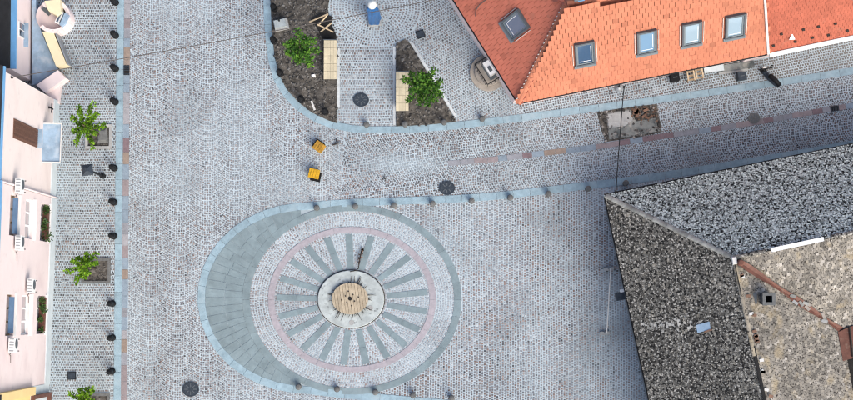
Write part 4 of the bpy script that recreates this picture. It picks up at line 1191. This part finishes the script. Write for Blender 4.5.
for i, p in enumerate([(366.5, 125.2), (405, 125), (444, 123), (482, 119.5)]):
    c = copy_tree(gp); c.location = at(p[0], p[1], 0); c['label'] = 'low grey stone bollard along the garden kerb, %s from the left' % ordn[i]; c['group'] = 'stone bollards along the garden kerb'

# manholes
def manhole(px, py, rad, label, m='castiron'):
    c = at(px, py, 0); r = thing('manhole_cover', label, 'manhole cover', c, group='round manhole covers')
    mb = MB(); mb.lathe([(rad, 0.0), (rad, 0.066), (rad * 0.90, 0.066), (rad * 0.90, 0.055), (0, 0.055)], c, 28, 0.88); mb.build('rim', M[m], r)
    mb = MB(); mb.lathe([(rad * 0.87, 0.05), (rad * 0.87, 0.064), (0, 0.064)], c, 28, 0.88); lid = mb.build('lid', M[m], r)
    for k in range(8):
        t = PI * k / 4; mb = MB(); mb.box(c + Vector((math.cos(t) * rad * 0.52, math.sin(t) * rad * 0.46, 0.068)), (rad * 0.42, 0.045, 0.012), t); mb.build('rib', M['frame'], lid)
    mb = MB(); mb.lathe([(rad * 0.2, 0.06), (rad * 0.2, 0.072), (0, 0.072)], c, 12, 0.88); mb.build('boss', M[m], lid)
manhole(361, 100, 0.40, 'round dark manhole cover on the garden path between the benches')
manhole(447, 188, 0.40, 'round dark manhole cover in the street near the stone bollards')
manhole(190.7, 389, 0.42, 'round dark manhole cover in the open square, lower left')
manhole(754, 118.5, 0.30, 'small dusty round manhole cover in the street below the scooter', 'greystone')
def plate(px, py, w, rz, label, m='castiron'):
    c = at(px, py, 0); r = thing('hatch_cover', label, 'hatch cover', c)
    mb = MB(); mb.box(c + Vector((0, 0, 0.033)), (w, w * 0.92, 0.066), rz); mb.build('frame', M['black'], r)
    mb = MB(); mb.box(c + Vector((0, 0, 0.069)), (w * 0.84, w * 0.76, 0.01), rz); mb.build('lid', M[m], r)
plate(72, 375.5, 0.42, 0.05, 'square dark hatch cover in the sidewalk near the yellow house')
plate(420.5, 34.5, 0.42, 0.35, 'square dark hatch cover beside the tip of the triangular bed')
def grate(px, py, w, l, rz, label):
    c = at(px, py, 0); r = thing('drain_grate', label, 'drain grate', c, group='drain grates')
    mb = MB(); mb.box(c + Vector((0, 0, 0.03)), (w, l, 0.06), rz); mb.build('pit', M['courtyard'], r)
    R_ = Matrix.Rotation(rz, 3, 'Z')
    for k in range(5):
        q = R_ @ Vector((0, -l / 2 + l * (k + 0.5) / 5, 0)); mb = MB(); mb.box(c + q + Vector((0, 0, 0.066)), (w * 0.96, l * 0.07, 0.012), rz); mb.build('bar', M['castiron'], r)
    for k in (-1, 1):
        q = R_ @ Vector((k * w * 0.47, 0, 0)); mb = MB(); mb.box(c + q + Vector((0, 0, 0.067)), (w * 0.08, l, 0.016), rz); mb.build('side_bar', M['castiron'], r)
grate(126.8, 70.5, 0.28, 0.48, 0, 'black drain grate in the channel beside the sidewalk')
grate(834.5, 108.7, 0.26, 0.42, sang - PI / 2, 'black drain grate in the street channel near the right edge')

# benches
def bench(x0, y0, x1, y1, label):
    a, b = at(x0, y0, 0.5), at(x1, y1, 0.5)
    cx, cy = (a.x + b.x) / 2, (a.y + b.y) / 2; w = b.x - a.x; l = a.y - b.y
    r = thing('bench', label, 'bench', (cx, cy, 0.05), group='benches beside the garden path')
    for q in (-1, 1):
        mb = MB(); mb.box((cx, cy + q * l * 0.36, 0.24), (w * 0.8, 0.16, 0.36)); mb.build('leg', M['concrete'], r)
    mb = MB(); mb.box((cx, cy, 0.44), (w, l, 0.04)); mb.build('frame', M['frame'], r)
    nx, ny = 4, 5
    for i in range(nx):
        for k in range(ny):
            mb = MB(); mb.box((cx - w / 2 + w * (i + 0.5) / nx, cy - l / 2 + l * (k + 0.5) / ny, 0.485), (w / nx - 0.007, l / ny - 0.009, 0.05), 0, 0.99); mb.build('plank', M['benchwood'], r)
    mb = MB(); mb.box((cx, cy + l / 2 + 0.025, 0.46), (w + 0.04, 0.04, 0.11)); mb.build('end_cap', M['frame'], r)
bench(323.8, 40.3, 336.5, 79.3, 'pale timber bench at the edge of the larger soil bed')
bench(395.8, 72, 408.6, 111, 'pale timber bench in the triangular soil bed')

# sidewalk lamp
lb_ = at(103.5, 176.3, 0)
lt = thing('street_lamp', 'black street lamp with square lantern on the sidewalk', 'street lamp', lb_)
HL = 2.9
mb = MB(); mb.lathe([(0, 0.05), (0.14, 0.05), (0.12, 0.5), (0.06, 0.6), (0.05, HL), (0, HL)], lb_, 10); mb.build('pole', M['black'], lt)
mb = MB(); mb.box(lb_ + Vector((-0.10, 0.02, HL + 0.25)), (0.36, 0.36, 0.45), 0.15, 1.35); mb.build('lantern', M['frame'], lt)
mb = MB(); mb.box(lb_ + Vector((-0.10, 0.02, HL + 0.56)), (0.54, 0.54, 0.16), 0.15, 0.25); mb.build('lantern_roof', M['castiron'], lt)

# tree pits and trees
def pit(poly, fm, name, label, i):
    c = at((poly[0][0] + poly[1][0]) / 2, (poly[0][1] + poly[2][1]) / 2, 0)
    a, b = at(*poly[0], 0), at(*poly[2], 0); w, l = b.x - a.x, a.y - b.y
    r = thing(name, label, 'tree pit', c, group='square tree pits in the sidewalk')
    mb = MB(); mb.box(c + Vector((0, 0, 0.015)), (w, l, 0.02)); mb.build('soil', M['soil'], r)
    t = 0.14
    for dx, dy, sx_, sy_ in ((0, l / 2 - t / 2, w, t), (0, -l / 2 + t / 2, w, t), (-w / 2 + t / 2, 0, t, l - 2 * t - 0.004), (w / 2 - t / 2, 0, t, l - 2 * t - 0.004)):
        mb = MB(); mb.box(c + Vector((dx, dy, 0.05)), (sx_, sy_, 0.10), 0, 1.0); mb.build('edging_stone', fm, r)
    if i == 0:
        mb = MB(); mb.box(c + Vector((0.18, 0.05, 0.12)), (w * 0.42, l * 0.62, 0.16), 0.1, 0.6); mb.build('sand_heap', M['greystone'], r)
    cl = MB()
    for k in range(60):
        q = c + Vector((random.uniform(-w / 2 + 0.2, w / 2 - 0.2), random.uniform(-l / 2 + 0.2, l / 2 - 0.2), 0.04)); s_ = random.uniform(0.03, 0.08); g_ = random.uniform(0.03, 0.16)
        cl.box(q, (s_, s_ * 1.2, s_ * 0.7), random.uniform(0, 3), 0.6, (g_, g_ * 0.95, g_ * 0.88))
    cl.build('clods', M['clod'], r, kind='stuff')
pit(pitS[0], M['concrete'], 'tree_pit', 'square tree pit with pale stone edging and sand heap', 0)
pit(pitS[1], M['greystone'], 'tree_pit', 'square tree pit with dark worn edging in mid sidewalk', 1)
pit(pitS[2], M['greystone'], 'tree_pit', 'square tree pit cut by the bottom edge', 2)

def tree(name, label, base, crown, rad, nbr, cols, lsize, dens, group, rz=0.8, clump=0.55, fr=0.5):
    """base, crown: world points; branches fan from the trunk top, leaves in pairs along them and in clumps"""
    r = thing(name, label, 'tree', base, group=group)
    top = Vector(crown); b = Vector(base)
    tk = MB()
    mid = b.lerp(top, 0.55) + Vector((random.uniform(-.06, .06), random.uniform(-.06, .06), 0))
    tk.tube([b, mid, b.lerp(top, 0.85), top + Vector((0, 0, 0.25))], 0.055, 7, 0.015)
    lf = MB()
    for i in range(nbr):
        an = 2 * PI * (i + random.uniform(-0.3, 0.3)) / nbr
        L = rad * random.uniform(0.6, 1.2)
        st = b.lerp(top, random.uniform(0.72, 1.0))
        d = Vector((math.cos(an), math.sin(an), 0))
        pts = []
        for k in range(6):
            t = k / 5
            pts.append(st + d * L * t + Vector((-d.y, d.x, 0)) * random.uniform(-0.05, 0.05) * rad + Vector((0, 0, rz * rad * (t * 0.9 - 0.55 * t * t) * random.uniform(0.8, 1.1))))
        tk.tube(pts, 0.02, 5, 0.006)
        for k in range(1, 6):
            n_ = int(dens * (0.6 + 0.4 * random.random()))
            for q in range(n_):
                base_p = pts[k - 1].lerp(pts[k], random.random())
                sgn = random.choice((-1, 1))
                ld = (d * random.uniform(0.1, 0.9) + Vector((-d.y, d.x, 0)) * sgn * random.uniform(0.5, 1.2) + Vector((0, 0, random.uniform(-0.2, 0.35))))
                leaf(lf, base_p + Vector((random.gauss(0, fr * 0.1), random.gauss(0, fr * 0.1), random.gauss(0, fr * 0.22))), lsize * random.uniform(0.7, 1.3), random.choice(cols), 0.8, ld)
            if random.random() < clump:
                leaves(lf, pts[k] + Vector((0, 0, random.uniform(-0.1, 0.2))), int(dens * 0.8), lsize * 1.3, lsize, cols, 0.7, 0.8)
    tk.build('trunk', M['bark'], r, True)
    lf.build('crown', M['leaf'], r)
    return r
G1 = [(0.075, 0.17, 0.010), (0.11, 0.24, 0.012), (0.04, 0.095, 0.008), (0.16, 0.30, 0.02)]
G2 = [(0.05, 0.14, 0.02), (0.08, 0.20, 0.025), (0.03, 0.085, 0.015), (0.12, 0.25, 0.03)]
G3 = [(0.035, 0.10, 0.015), (0.06, 0.16, 0.02), (0.02, 0.06, 0.01), (0.11, 0.23, 0.03)]
tree('young_tree', 'young leafy tree in the pit with pale edging', at(99, 135, 0.05), at(83, 125, 3.9), 0.98, 9, G1, 0.145, 22, 'young trees in the sidewalk', 0.5, 0.12, 0.18)
tree('young_tree', 'young leafy tree in the middle pit of the sidewalk', at(95, 268, 0.05), at(81.5, 265, 3.6), 0.84, 9, G1, 0.14, 20, 'young trees in the sidewalk', 0.5, 0.12, 0.18)
tree('young_tree', 'young leafy tree cut by the bottom edge of the sidewalk', at(97, 404, 0.05), at(84, 400, 3.4), 0.86, 9, G1, 0.14, 20, 'young trees in the sidewalk', 0.5, 0.12, 0.18)
tree('garden_tree', 'bright green young tree in the larger soil bed', at(304, 58, 0.05), at(300, 49, 2.9), 0.92, 11, G2, 0.15, 17, 'trees in the soil beds', 0.8)
tree('garden_tree', 'dark green bushy tree in the triangular soil bed', at(424.5, 94, 0.05), at(424, 86.5, 2.6), 0.92, 13, G3, 0.14, 20, 'trees in the soil beds', 0.9)

# soil clods and pebbles
cl = MB()
for poly, n_ in ((bedL, 1800), (bedR, 900)):
    xs_ = [p[0] for p in poly]; ys_ = [p[1] for p in poly]
    for i in range(n_):
        px, py = random.uniform(min(xs_), max(xs_)), random.uniform(max(min(ys_), -30), max(ys_))
        if not in_poly(np.array([px]), np.array([py]), poly)[0]: continue
        q = at(px, py, 0.08); s_ = random.choice([0.03, 0.04, 0.05, 0.07, 0.10]) * random.uniform(0.7, 1.3)
        g_ = random.choice([0.04, 0.06, 0.08, 0.11, 0.15, 0.2]) if s_ > 0.035 else random.choice([0.1, 0.3, 0.4])
        cl.box(q, (s_ * random.uniform(0.8, 1.5), s_, s_ * 0.7), random.uniform(0, 3), random.uniform(0.4, 0.8), (g_, g_ * 0.97, g_ * 0.92))
co = cl.build('soil_clods', M['clod'], kind='stuff'); tag(co, 'loose clods and pebbles on the dark soil beds', 'clods')

# concrete footing with post stub
ft = at(281.5, 25.5, 0)
r = thing('concrete_footing', 'pale concrete footing with black post stub in the soil bed', 'footing', ft)
mb = MB(); mb.box(ft + Vector((0, 0, 0.18)), (0.74, 0.56, 0.30), 0.22, 0.94); mb.build('block', M['concrete'], r)
mb = MB(); mb.box(ft + Vector((-0.05, 0.03, 0.40)), (0.6, 0.42, 0.14), 0.22, 0.9); mb.build('block_top', M['whitestone'], r)
mb = MB(); mb.tube([ft + Vector((-0.08, 0.16, 0.47)), ft + Vector((-0.10, 0.20, 0.95))], 0.05, 8); mb.build('post_stub', M['black'], r)
# timber trestle over a hole
hc = at(326, 27, 0)
r = thing('timber_trestle', 'raw timber sticks propped in a triangle over a dark hole', 'trestle', hc)
mb = MB(); mb.prism(W([(311, 20), (322, 13), (333, 17), (331.5, 24), (336.5, 36), (336.5, 40.5), (322, 39), (318, 30)]), 0.06, 0.15, 0.02); mb.build('hole', M['courtyard'], r)
for (x0, y0, h0, x1, y1, h1) in ((328, 14, 0.75, 309.5, 22, 0.15), (327.5, 14.5, 0.72, 318, 25.5, 0.2), (331.5, 23, 0.55, 320.5, 32, 0.15), (317.5, 24.5, 0.25, 333.5, 32.3, 0.3)):
    mb = MB(); mb.tube([at(x0, y0, h0), at(x1, y1, h1)], 0.04, 4); mb.build('stick', M['rawwood'], r)
# loose bits in the bed
tag(MB() and (lambda m_: (m_.box(at(313, 105.5, 0.12), (0.10, 0.50, 0.05), 0.35), m_.build('loose_board', M['acgrey']))[1])(MB()), 'short white board lying in the soil near the curved kerb', 'board')
tag((lambda m_: (m_.box(at(313.2, 75.5, 0.13), (0.22, 0.14, 0.12), 0.2, 0.6), m_.build('pale_stone', M['white']))[1])(MB()), 'small white stone lying in the larger soil bed', 'stone')

# wrapped statue
wsb = at(374.3, 20.3, 0)
r = thing('wrapped_statue', 'statue wrapped in blue tarpaulin with white top', 'statue', wsb)
mb = MB(); mb.box(wsb + Vector((0, 0, 0.14)), (0.66, 0.62, 0.22), 0.1, 0.94); mb.build('plinth', M['concrete'], r)
prof = []
seg = 22; vs = []; fs = []
levels = [(0.36, 0.25), (0.33, 1.1), (0.31, 2.0), (0.29, 2.9), (0.25, 3.5), (0.17, 3.8)]
for li, (rr, z) in enumerate(levels):
    for k in range(seg):
        t = 2 * PI * k / seg; f_ = 1 + 0.13 * math.sin(5 * t + li * 0.5) + 0.06 * math.sin(11 * t + li)
        vs.append(wsb + Vector((rr * f_ * math.cos(t) * 0.95, rr * f_ * math.sin(t) * 0.85, z)))
for i in range(len(levels) - 1):
    for k in range(seg): fs.append((i * seg + k, i * seg + (k + 1) % seg, (i + 1) * seg + (k + 1) % seg, (i + 1) * seg + k))
fs.append(tuple(range((len(levels) - 1) * seg, len(levels) * seg)))
mb = MB(); mb.add(vs, fs); mb.build('tarpaulin', M['tarp'], r)
mb = MB(); mb.lathe([(0.16, 3.74), (0.22, 3.95), (0.21, 4.2), (0.13, 4.36), (0, 4.4)], wsb + Vector((0.02, 0.02, 0)), 14); mb.build('white_wrapping', M['tarp_light'], r, True)

# yellow boxes
def ybox(px, py, rz, label, m, tilt):
    c = at(px, py, 0.05); r = thing('yellow_box', label, 'plastic box', c)
    R_ = Matrix.Rotation(rz, 3, 'Z')
    mb = MB(); mb.box(c + R_ @ Vector((tilt[0], tilt[1], 0.05)), (0.50, 0.46, 0.09), rz); mb.build('shadow_foot', M['black'], r)  # black plate shifted sideways as the box's dark underside and shadow
    mb = MB(); mb.box(c + Vector((0, 0, 0.27)), (0.50, 0.44, 0.36), rz, 0.92); bd = mb.build('body', m, r)
    mb = MB(); mb.box(c + Vector((0, 0, 0.475)), (0.54, 0.48, 0.05), rz, 0.95); ld = mb.build('lid', m, r)
    for k in (-1, 0, 1):
        mb = MB(); mb.box(c + R_ @ Vector((0.13 * k, 0, 0.507)), (0.035, 0.36, 0.02), rz); mb.build('rib', m, ld)
ybox(319.5, 147.6, -0.62, 'ochre yellow plastic box standing alone nearer the garden kerb', M['yellow2'], (-0.10, 0.07))
ybox(314.5, 174.3, -0.22, 'bright yellow plastic box standing nearer the paving wheel', M['yellow'], (0.10, -0.11))
for (px, py, lb) in ((337, 143.2, 'small dark twig on the paving beside the ochre box'), (385, 178.5, 'tiny dark twig in the middle of the street')):
    c = at(px, py, 0.07); r = thing('fallen_twig', lb, 'twig', c)
    k_ = 1 if px < 350 else 0.55
    mb = MB(); mb.tube([c + Vector((-0.22 * k_, -0.10 * k_, 0)), c, c + Vector((0.2 * k_, 0.02, 0.03))], 0.035 * k_, 5); mb.build('stem', M['rust'], r)
    mb = MB(); mb.tube([c + Vector((-0.03, 0.22 * k_, 0.01)), c + Vector((0.02, -0.22 * k_, 0.03))], 0.028 * k_, 5); mb.build('side_shoot', M['rust'], r)

# central fountain base
fc = at(351, 299, 0)
fr = thing('fountain_base', 'round white concrete base with plank disc at the centre of the wheel', 'fountain', fc)
mb = MB(); mb.lathe([(1.70, 0.0), (1.70, 0.058), (0, 0.058)], fc, 48, KY); mb.build('joint_ring', M['rust'], fr)
mb = MB(); mb.lathe([(1.66, 0.0), (1.66, 0.10), (1.63, 0.13), (0, 0.13)], fc, 56, KY); mb.build('slab', M['whitestone'], fr)
dc = at(350, 298.5, 0.3)
mb = MB(); mb.lathe([(0.86, 0.13), (0.86, 0.28), (0, 0.28)], (dc.x, dc.y, 0), 36, KY); mb.build('drum', M['oldwood'], fr)
npl = 12; pang = math.radians(97)
for k in range(npl):
    RR = 0.90; u0 = -RR + 2 * RR * k / npl + 0.008; u1 = -RR + 2 * RR * (k + 1) / npl - 0.008
    poly = []
    for q in range(6): uu = u0 + (u1 - u0) * q / 5; poly.append((uu, math.sqrt(max(0, RR * RR - uu * uu))))
    for q in range(5, -1, -1): uu = u0 + (u1 - u0) * q / 5; poly.append((uu, -math.sqrt(max(0, RR * RR - uu * uu))))
    ca, sa = math.cos(pang - PI / 2), math.sin(pang - PI / 2)
    poly = [(dc.x + x * ca - y * sa, dc.y + (x * sa + y * ca) * KY) for x, y in poly]
    mb = MB(); mb.prism(poly, 0.281, 0.325 + random.uniform(-0.006, 0.006)); mb.build('plank', M['plank'], fr)
mb = MB(); mb.lathe([(0.10, 0.30), (0.10, 0.338), (0, 0.338)], (dc.x, dc.y, 0), 12); mb.build('centre_hole', M['courtyard'], fr)
for k in range(8):
    t = 2 * PI * k / 8 + 0.2; rr = 0.27 if k % 2 else 0.42
    mb = MB(); mb.lathe([(0.035, 0.30), (0.035, 0.345), (0, 0.345)], (dc.x + rr * math.cos(t), dc.y + rr * KY * math.sin(t), 0), 8); mb.build('bolt', M['rust'], fr)
for k in range(46):
    t = random.uniform(0, 2 * PI); L = random.choice([0.15, 0.22, 0.3, 0.5]) * random.uniform(0.7, 1.1)
    a0 = Vector((dc.x + 0.85 * math.cos(t), dc.y + 0.85 * KY * math.sin(t), 0.16)); t2 = t + random.uniform(-0.5, 0.5)
    a1 = a0 + Vector((math.cos(t2) * L, math.sin(t2) * L * KY, random.uniform(0, 0.12)))
    mb = MB(); mb.tube([a0, (a0 + a1) / 2 + Vector((0.02, 0.02, 0)), a1], 0.020, 5, 0.010); mb.build('rebar', M['rust'], fr)
for (px, py, q) in ((370.5, 308, 0.1), (351.5, 322.5, 0.12)):
    mb = MB(); mb.lathe([(0.13, 0.0), (0.13, 0.012), (0.10, 0.012), (0.10, 0.004), (0, 0.004)], at(px, py, 0.131), 14); mb.build('pipe_ring', M['concrete'], fr)
# rope of debris
pts = [at(px, py, 0.14) for px, py in ((350, 271.5), (356, 270.5), (358.5, 268), (359.3, 262), (360.3, 256), (361.5, 251), (363, 248))]
hs = thing('frayed_hose', 'short frayed dark hose lying from the fountain base up a spoke', 'hose', pts[3])
mb = MB(); mb.tube(pts[:4], 0.022, 6); mb.tube(pts[3:], 0.03, 6, 0.045); mb.build('hose', M['rust'], hs)
for i in range(14):
    t = random.uniform(2.6, 5.99); k = int(t); q = pts[k].lerp(pts[k + 1], t - k) + Vector((random.uniform(-.08, .08), random.uniform(-.05, .05), 0.03))
    mb = MB(); mb.box(q, (0.10, 0.06, 0.05), random.uniform(0, 3)); mb.build('scrap', M['rust' if i % 5 else 'brick'], hs)

# ---- things along the orange house
dW = (oA - oW).normalized(); nWst = Vector((-dW.y, dW.x, 0)); nWst = nWst if nWst.x < 0 else -nWst
es = at(487.5, 73.5, 0)
st = thing('entrance_steps', 'semicircular beige entrance steps with iron railing at the orange house', 'steps', es)
for k, (rr, z0, z1) in enumerate(((0.88, 0, 0.17), (0.64, 0.171, 0.33))):
    poly = []
    for i in range(17):
        t = -PI / 2 + PI * i / 16
        poly.append((es + nWst * (math.cos(t) * rr) + dW * math.sin(t) * rr * 1.05)[:2])
    poly += [(es - nWst * 0.9 + dW * rr * 1.05)[:2], (es - nWst * 0.9 - dW * rr * 1.05)[:2]]
    mb = MB(); mb.prism(poly, z0, z1, 0.01); mb.build('step', M['beige'], st)
for q in (-1, 1):
    pts = [es + dW * q * 0.60 + nWst * x + Vector((0, 0, 1.2)) for x in (-0.3, 0.42)]
    mb = MB(); mb.tube(pts, 0.025, 6); mb.build('handrail', M['black'], st)
    for x in (-0.25, -0.05, 0.15, 0.40):
        p_ = es + dW * q * 0.60 + nWst * x; mb = MB(); mb.tube([p_ + Vector((0, 0, 0.33)), p_ + Vector((0, 0, 1.2))], 0.015, 5); mb.build('baluster', M['black'], st)
mb = MB(); mb.tube([es + nWst * 0.42 + dW * (-0.6) + Vector((0, 0, 1.2)), es + nWst * 0.42 + dW * 0.6 + Vector((0, 0, 1.2))], 0.025, 6); mb.build('handrail', M['black'], st)
for x in (-0.45, -0.3, -0.15, 0, 0.15, 0.3, 0.45):
    p_ = es + dW * x + nWst * 0.42; mb = MB(); mb.tube([p_ + Vector((0, 0, 0.33)), p_ + Vector((0, 0, 1.2))], 0.015, 5); mb.build('baluster', M['black'], st)
mb = MB(); c = es + Vector((0.1, 0.05, 0.36)); mb.box(c, (0.40, 0.85, 0.05), math.atan2(dW.y, dW.x) + PI / 2); mb.build('doormat', M['frame'], st)
cab = es + Vector((0.05, 0.12, 0.34))
cb2 = thing('meter_cabinet', 'pale cabinet standing on the semicircular steps', 'cabinet', cab)
mb = MB(); mb.box(cab + Vector((0, 0, 0.36)), (0.30, 0.70, 0.72), math.atan2(dW.y, dW.x) + PI / 2); mb.build('body', M['acgrey'], cb2)
mb = MB(); mb.box(cab + Vector((0, 0, 0.735)), (0.34, 0.74, 0.03), math.atan2(dW.y, dW.x) + PI / 2); mb.build('top', M['white'], cb2)
mb = MB(); mb.box(cab + Vector((0.03, -0.05, 0.76)), (0.16, 0.28, 0.02), math.atan2(dW.y, dW.x) + PI / 2); mb.build('vent', M['frame'], cb2)

def dbox(px, py, w, h, rz, label, name, m, cat):
    c = at(px, py, 0); r = thing(name, label, cat, c)
    mb = MB(); mb.box(c + Vector((0, 0, 0.05 + h / 2)), (w, w * 0.9, h), rz, 0.92); mb.build('body', M[m], r)
    mb = MB(); mb.box(c + Vector((0, 0, 0.05 + h + 0.03)), (w * 1.04, w * 0.94, 0.06), rz, 0.96); mb.build('lid', M[m], r)
    mb = MB(); mb.box(c + Vector((0, 0, 0.05 + h + 0.072)), (w * 0.5, 0.05, 0.022), rz); mb.build('handle', M['frame'], r)
dbox(673.5, 79, 0.42, 0.5, sang, 'black litter bin under the eave beside the wooden crates', 'litter_bin', 'black', 'bin')
dbox(740, 77.5, 0.42, 0.5, sang, 'dark grey litter bin in the street side near the scooter', 'litter_bin', 'castiron', 'bin')
for px, py, lb in ((689.5, 77, 'slatted wooden crate next to the black bin'), (698, 75, 'slatted wooden crate farther from the black bin')):
    c = at(px, py, 0); r = thing('slatted_crate', lb, 'crate', c, group='slatted wooden crates under the eave')
    Rz = Matrix.Rotation(sang, 3, 'Z')
    for k in range(3):
        mb = MB(); mb.box(c + Rz @ Vector((0, -0.2 + 0.2 * k, 0.42)), (0.38, 0.09, 0.03), sang); mb.build('slat', M['oldwood'], r)
    for k in (-1, 1):
        mb = MB(); mb.box(c + Rz @ Vector((k * 0.16, 0, 0.45)), (0.07, 0.5, 0.03), sang); mb.build('slat', M['rawwood'], r)
        for y in (-0.2, 0.2):
            mb = MB(); mb.box(c + Rz @ Vector((k * 0.16, y, 0.22)), (0.06, 0.06, 0.36), sang); mb.build('leg', M['oldwood'], r)
c = at(713, 69.5, 0); r = thing('stone_ledge', 'pale stone ledge at the wall foot beside the wooden crates', 'ledge', c)
mb = MB(); mb.box(c + Vector((0, 0, 0.13)), (0.95, 0.28, 0.2), sang, 0.97); mb.build('block', M['whitestone'], r)
mb = MB(); mb.box(c + Vector((0, 0, 0.245)), (1.0, 0.32, 0.03), sang); mb.build('top_slab', M['plinth'], r)
# step slab along the wall
c = at(735, 67, 0); r = thing('door_slab', 'grey concrete doorstep along the wall foot under the orange eave', 'doorstep', c)
mb = MB(); mb.box(c + Vector((0, 0, 0.07)), (1.9, 0.34, 0.14), sang); mb.build('step', M['oldconcrete'], r)
mb = MB(); mb.box(c + Vector((-0.1, -0.24, 0.045)), (1.5, 0.13, 0.09), sang); mb.build('lower_step', M['concrete'], r)

# scooter
s0 = at(761, 71.5, 0); s1 = at(776.5, 87, 0)
sdv = (s1 - s0).normalized(); sl = (s1 - s0).length; sn = Vector((-sdv.y, sdv.x, 0)); rzs = math.atan2(sdv.y, sdv.x)
mid = (s0 + s1) / 2
sco = thing('parked_scooter', 'black motor scooter parked across the grey street kerb', 'scooter', mid)
sp_ = lambda a, z, b=0.0: s0 + sdv * (a * sl) + sn * b + Vector((0, 0, z))
for a_ in (0.08, 0.86):
    mb = MB(); ww = []
    c = sp_(a_, 0.27)
    vs = []; fs = []
    for k in range(16):
        t = 2 * PI * k / 16
        for (rr, b) in ((0.22, -0.05), (0.14, -0.05), (0.14, 0.05), (0.22, 0.05)): vs.append(c + sdv * math.cos(t) * rr + Vector((0, 0, math.sin(t) * rr)) + sn * b)
    for k in range(16):
        k2 = (k + 1) % 16
        for q in range(4): fs.append((4 * k + q, 4 * k2 + q, 4 * k2 + (q + 1) % 4, 4 * k + (q + 1) % 4))
    mb.add(vs, fs); mb.build('wheel', M['black'], sco)
mb = MB(); mb.tube([sp_(0.42, 0.62), sp_(0.55, 0.72), sp_(0.78, 0.74), sp_(1.02, 0.66)], 0.15, 10, 0.11); mb.build('seat', M['black'], sco, True)
mb = MB(); mb.tube([sp_(0.05, 0.45), sp_(0.25, 0.32), sp_(0.5, 0.32), sp_(0.95, 0.5)], 0.12, 8, 0.16); mb.build('body', M['castiron'], sco, True)
mb = MB(); mb.tube([sp_(0.10, 0.35), sp_(0.02, 0.95)], 0.06, 8); mb.build('steering_column', M['black'], sco)
mb = MB(); hb = (Vector((math.cos(0.15), math.sin(0.15), 0)))
mb.tube([sp_(0.02, 0.98) - hb * 0.36, sp_(0.02, 1.0), sp_(0.02, 0.98) + hb * 0.36], 0.03, 6); mb.build('handlebar', M['black'], sco)
for q in (-1, 1):
    mb = MB(); mb.tube([sp_(0.02, 0.98) + hb * 0.24 * q, sp_(0.02, 1.15) + hb * 0.28 * q + Vector((0, 0.08, 0))], 0.015, 5); mb.box(sp_(0.02, 1.17) + hb * 0.28 * q + Vector((0, 0.10, 0)), (0.12, 0.05, 0.08)); mb.build('mirror', M['black'], sco)
mb = MB(); mb.lathe([(0, 0), (0.08, 0), (0.07, 0.10), (0, 0.11)], sp_(-0.04, 0.90), 10); mb.build('headlight', M['acgrey'], sco)

# wall lamp on the orange house and cables
wl = at(618.5, 88, EV - 0.9)
r = thing('wall_lamp', 'grey round wall lamp under the orange eave', 'lamp', wl)
mb = MB(); mb.lathe([(0, 0), (0.20, 0), (0.22, 0.05), (0.08, 0.2), (0, 0.22)], wl, 14); mb.build('shade', M['zinc'], r, True)
mb = MB(); mb.tube([wl + Vector((0, 0, 0.2)), wl + Vector((0.05, 0.55, 0.35))], 0.03, 6); mb.build('arm', M['black'], r)
def cable(name, label, a, b, sag, rad=0.022, m='cable'):
    pts = []
    for k in range(25):
        t = k / 24; q = Vector(a).lerp(Vector(b), t); q.z -= sag * 4 * t * (1 - t); pts.append(q)
    r = thing(name, label, 'cable', pts[0])
    mb = MB(); mb.tube(pts, rad, 5); mb.build('wire', M[m], r)
    for q in (pts[0], pts[-1]):
        mb = MB(); mb.lathe([(0, -0.06), (0.05, -0.06), (0.06, 0), (0.04, 0.07), (0, 0.08)], q, 8); mb.build('insulator', M['black'], r)
cable('overhead_cable', 'dark overhead cable slung from the pink house across the square', on_wall(12, 77.5, 0.05), at(453, -4, EV - 0.35), 0.5, 0.02)
cable('overhead_cable', 'thin dark cable slung across the street between the two tiled houses', at(624, 87, EV - 0.35), at(616, 191.5, DE + 0.05), 0.15, 0.024, 'black')
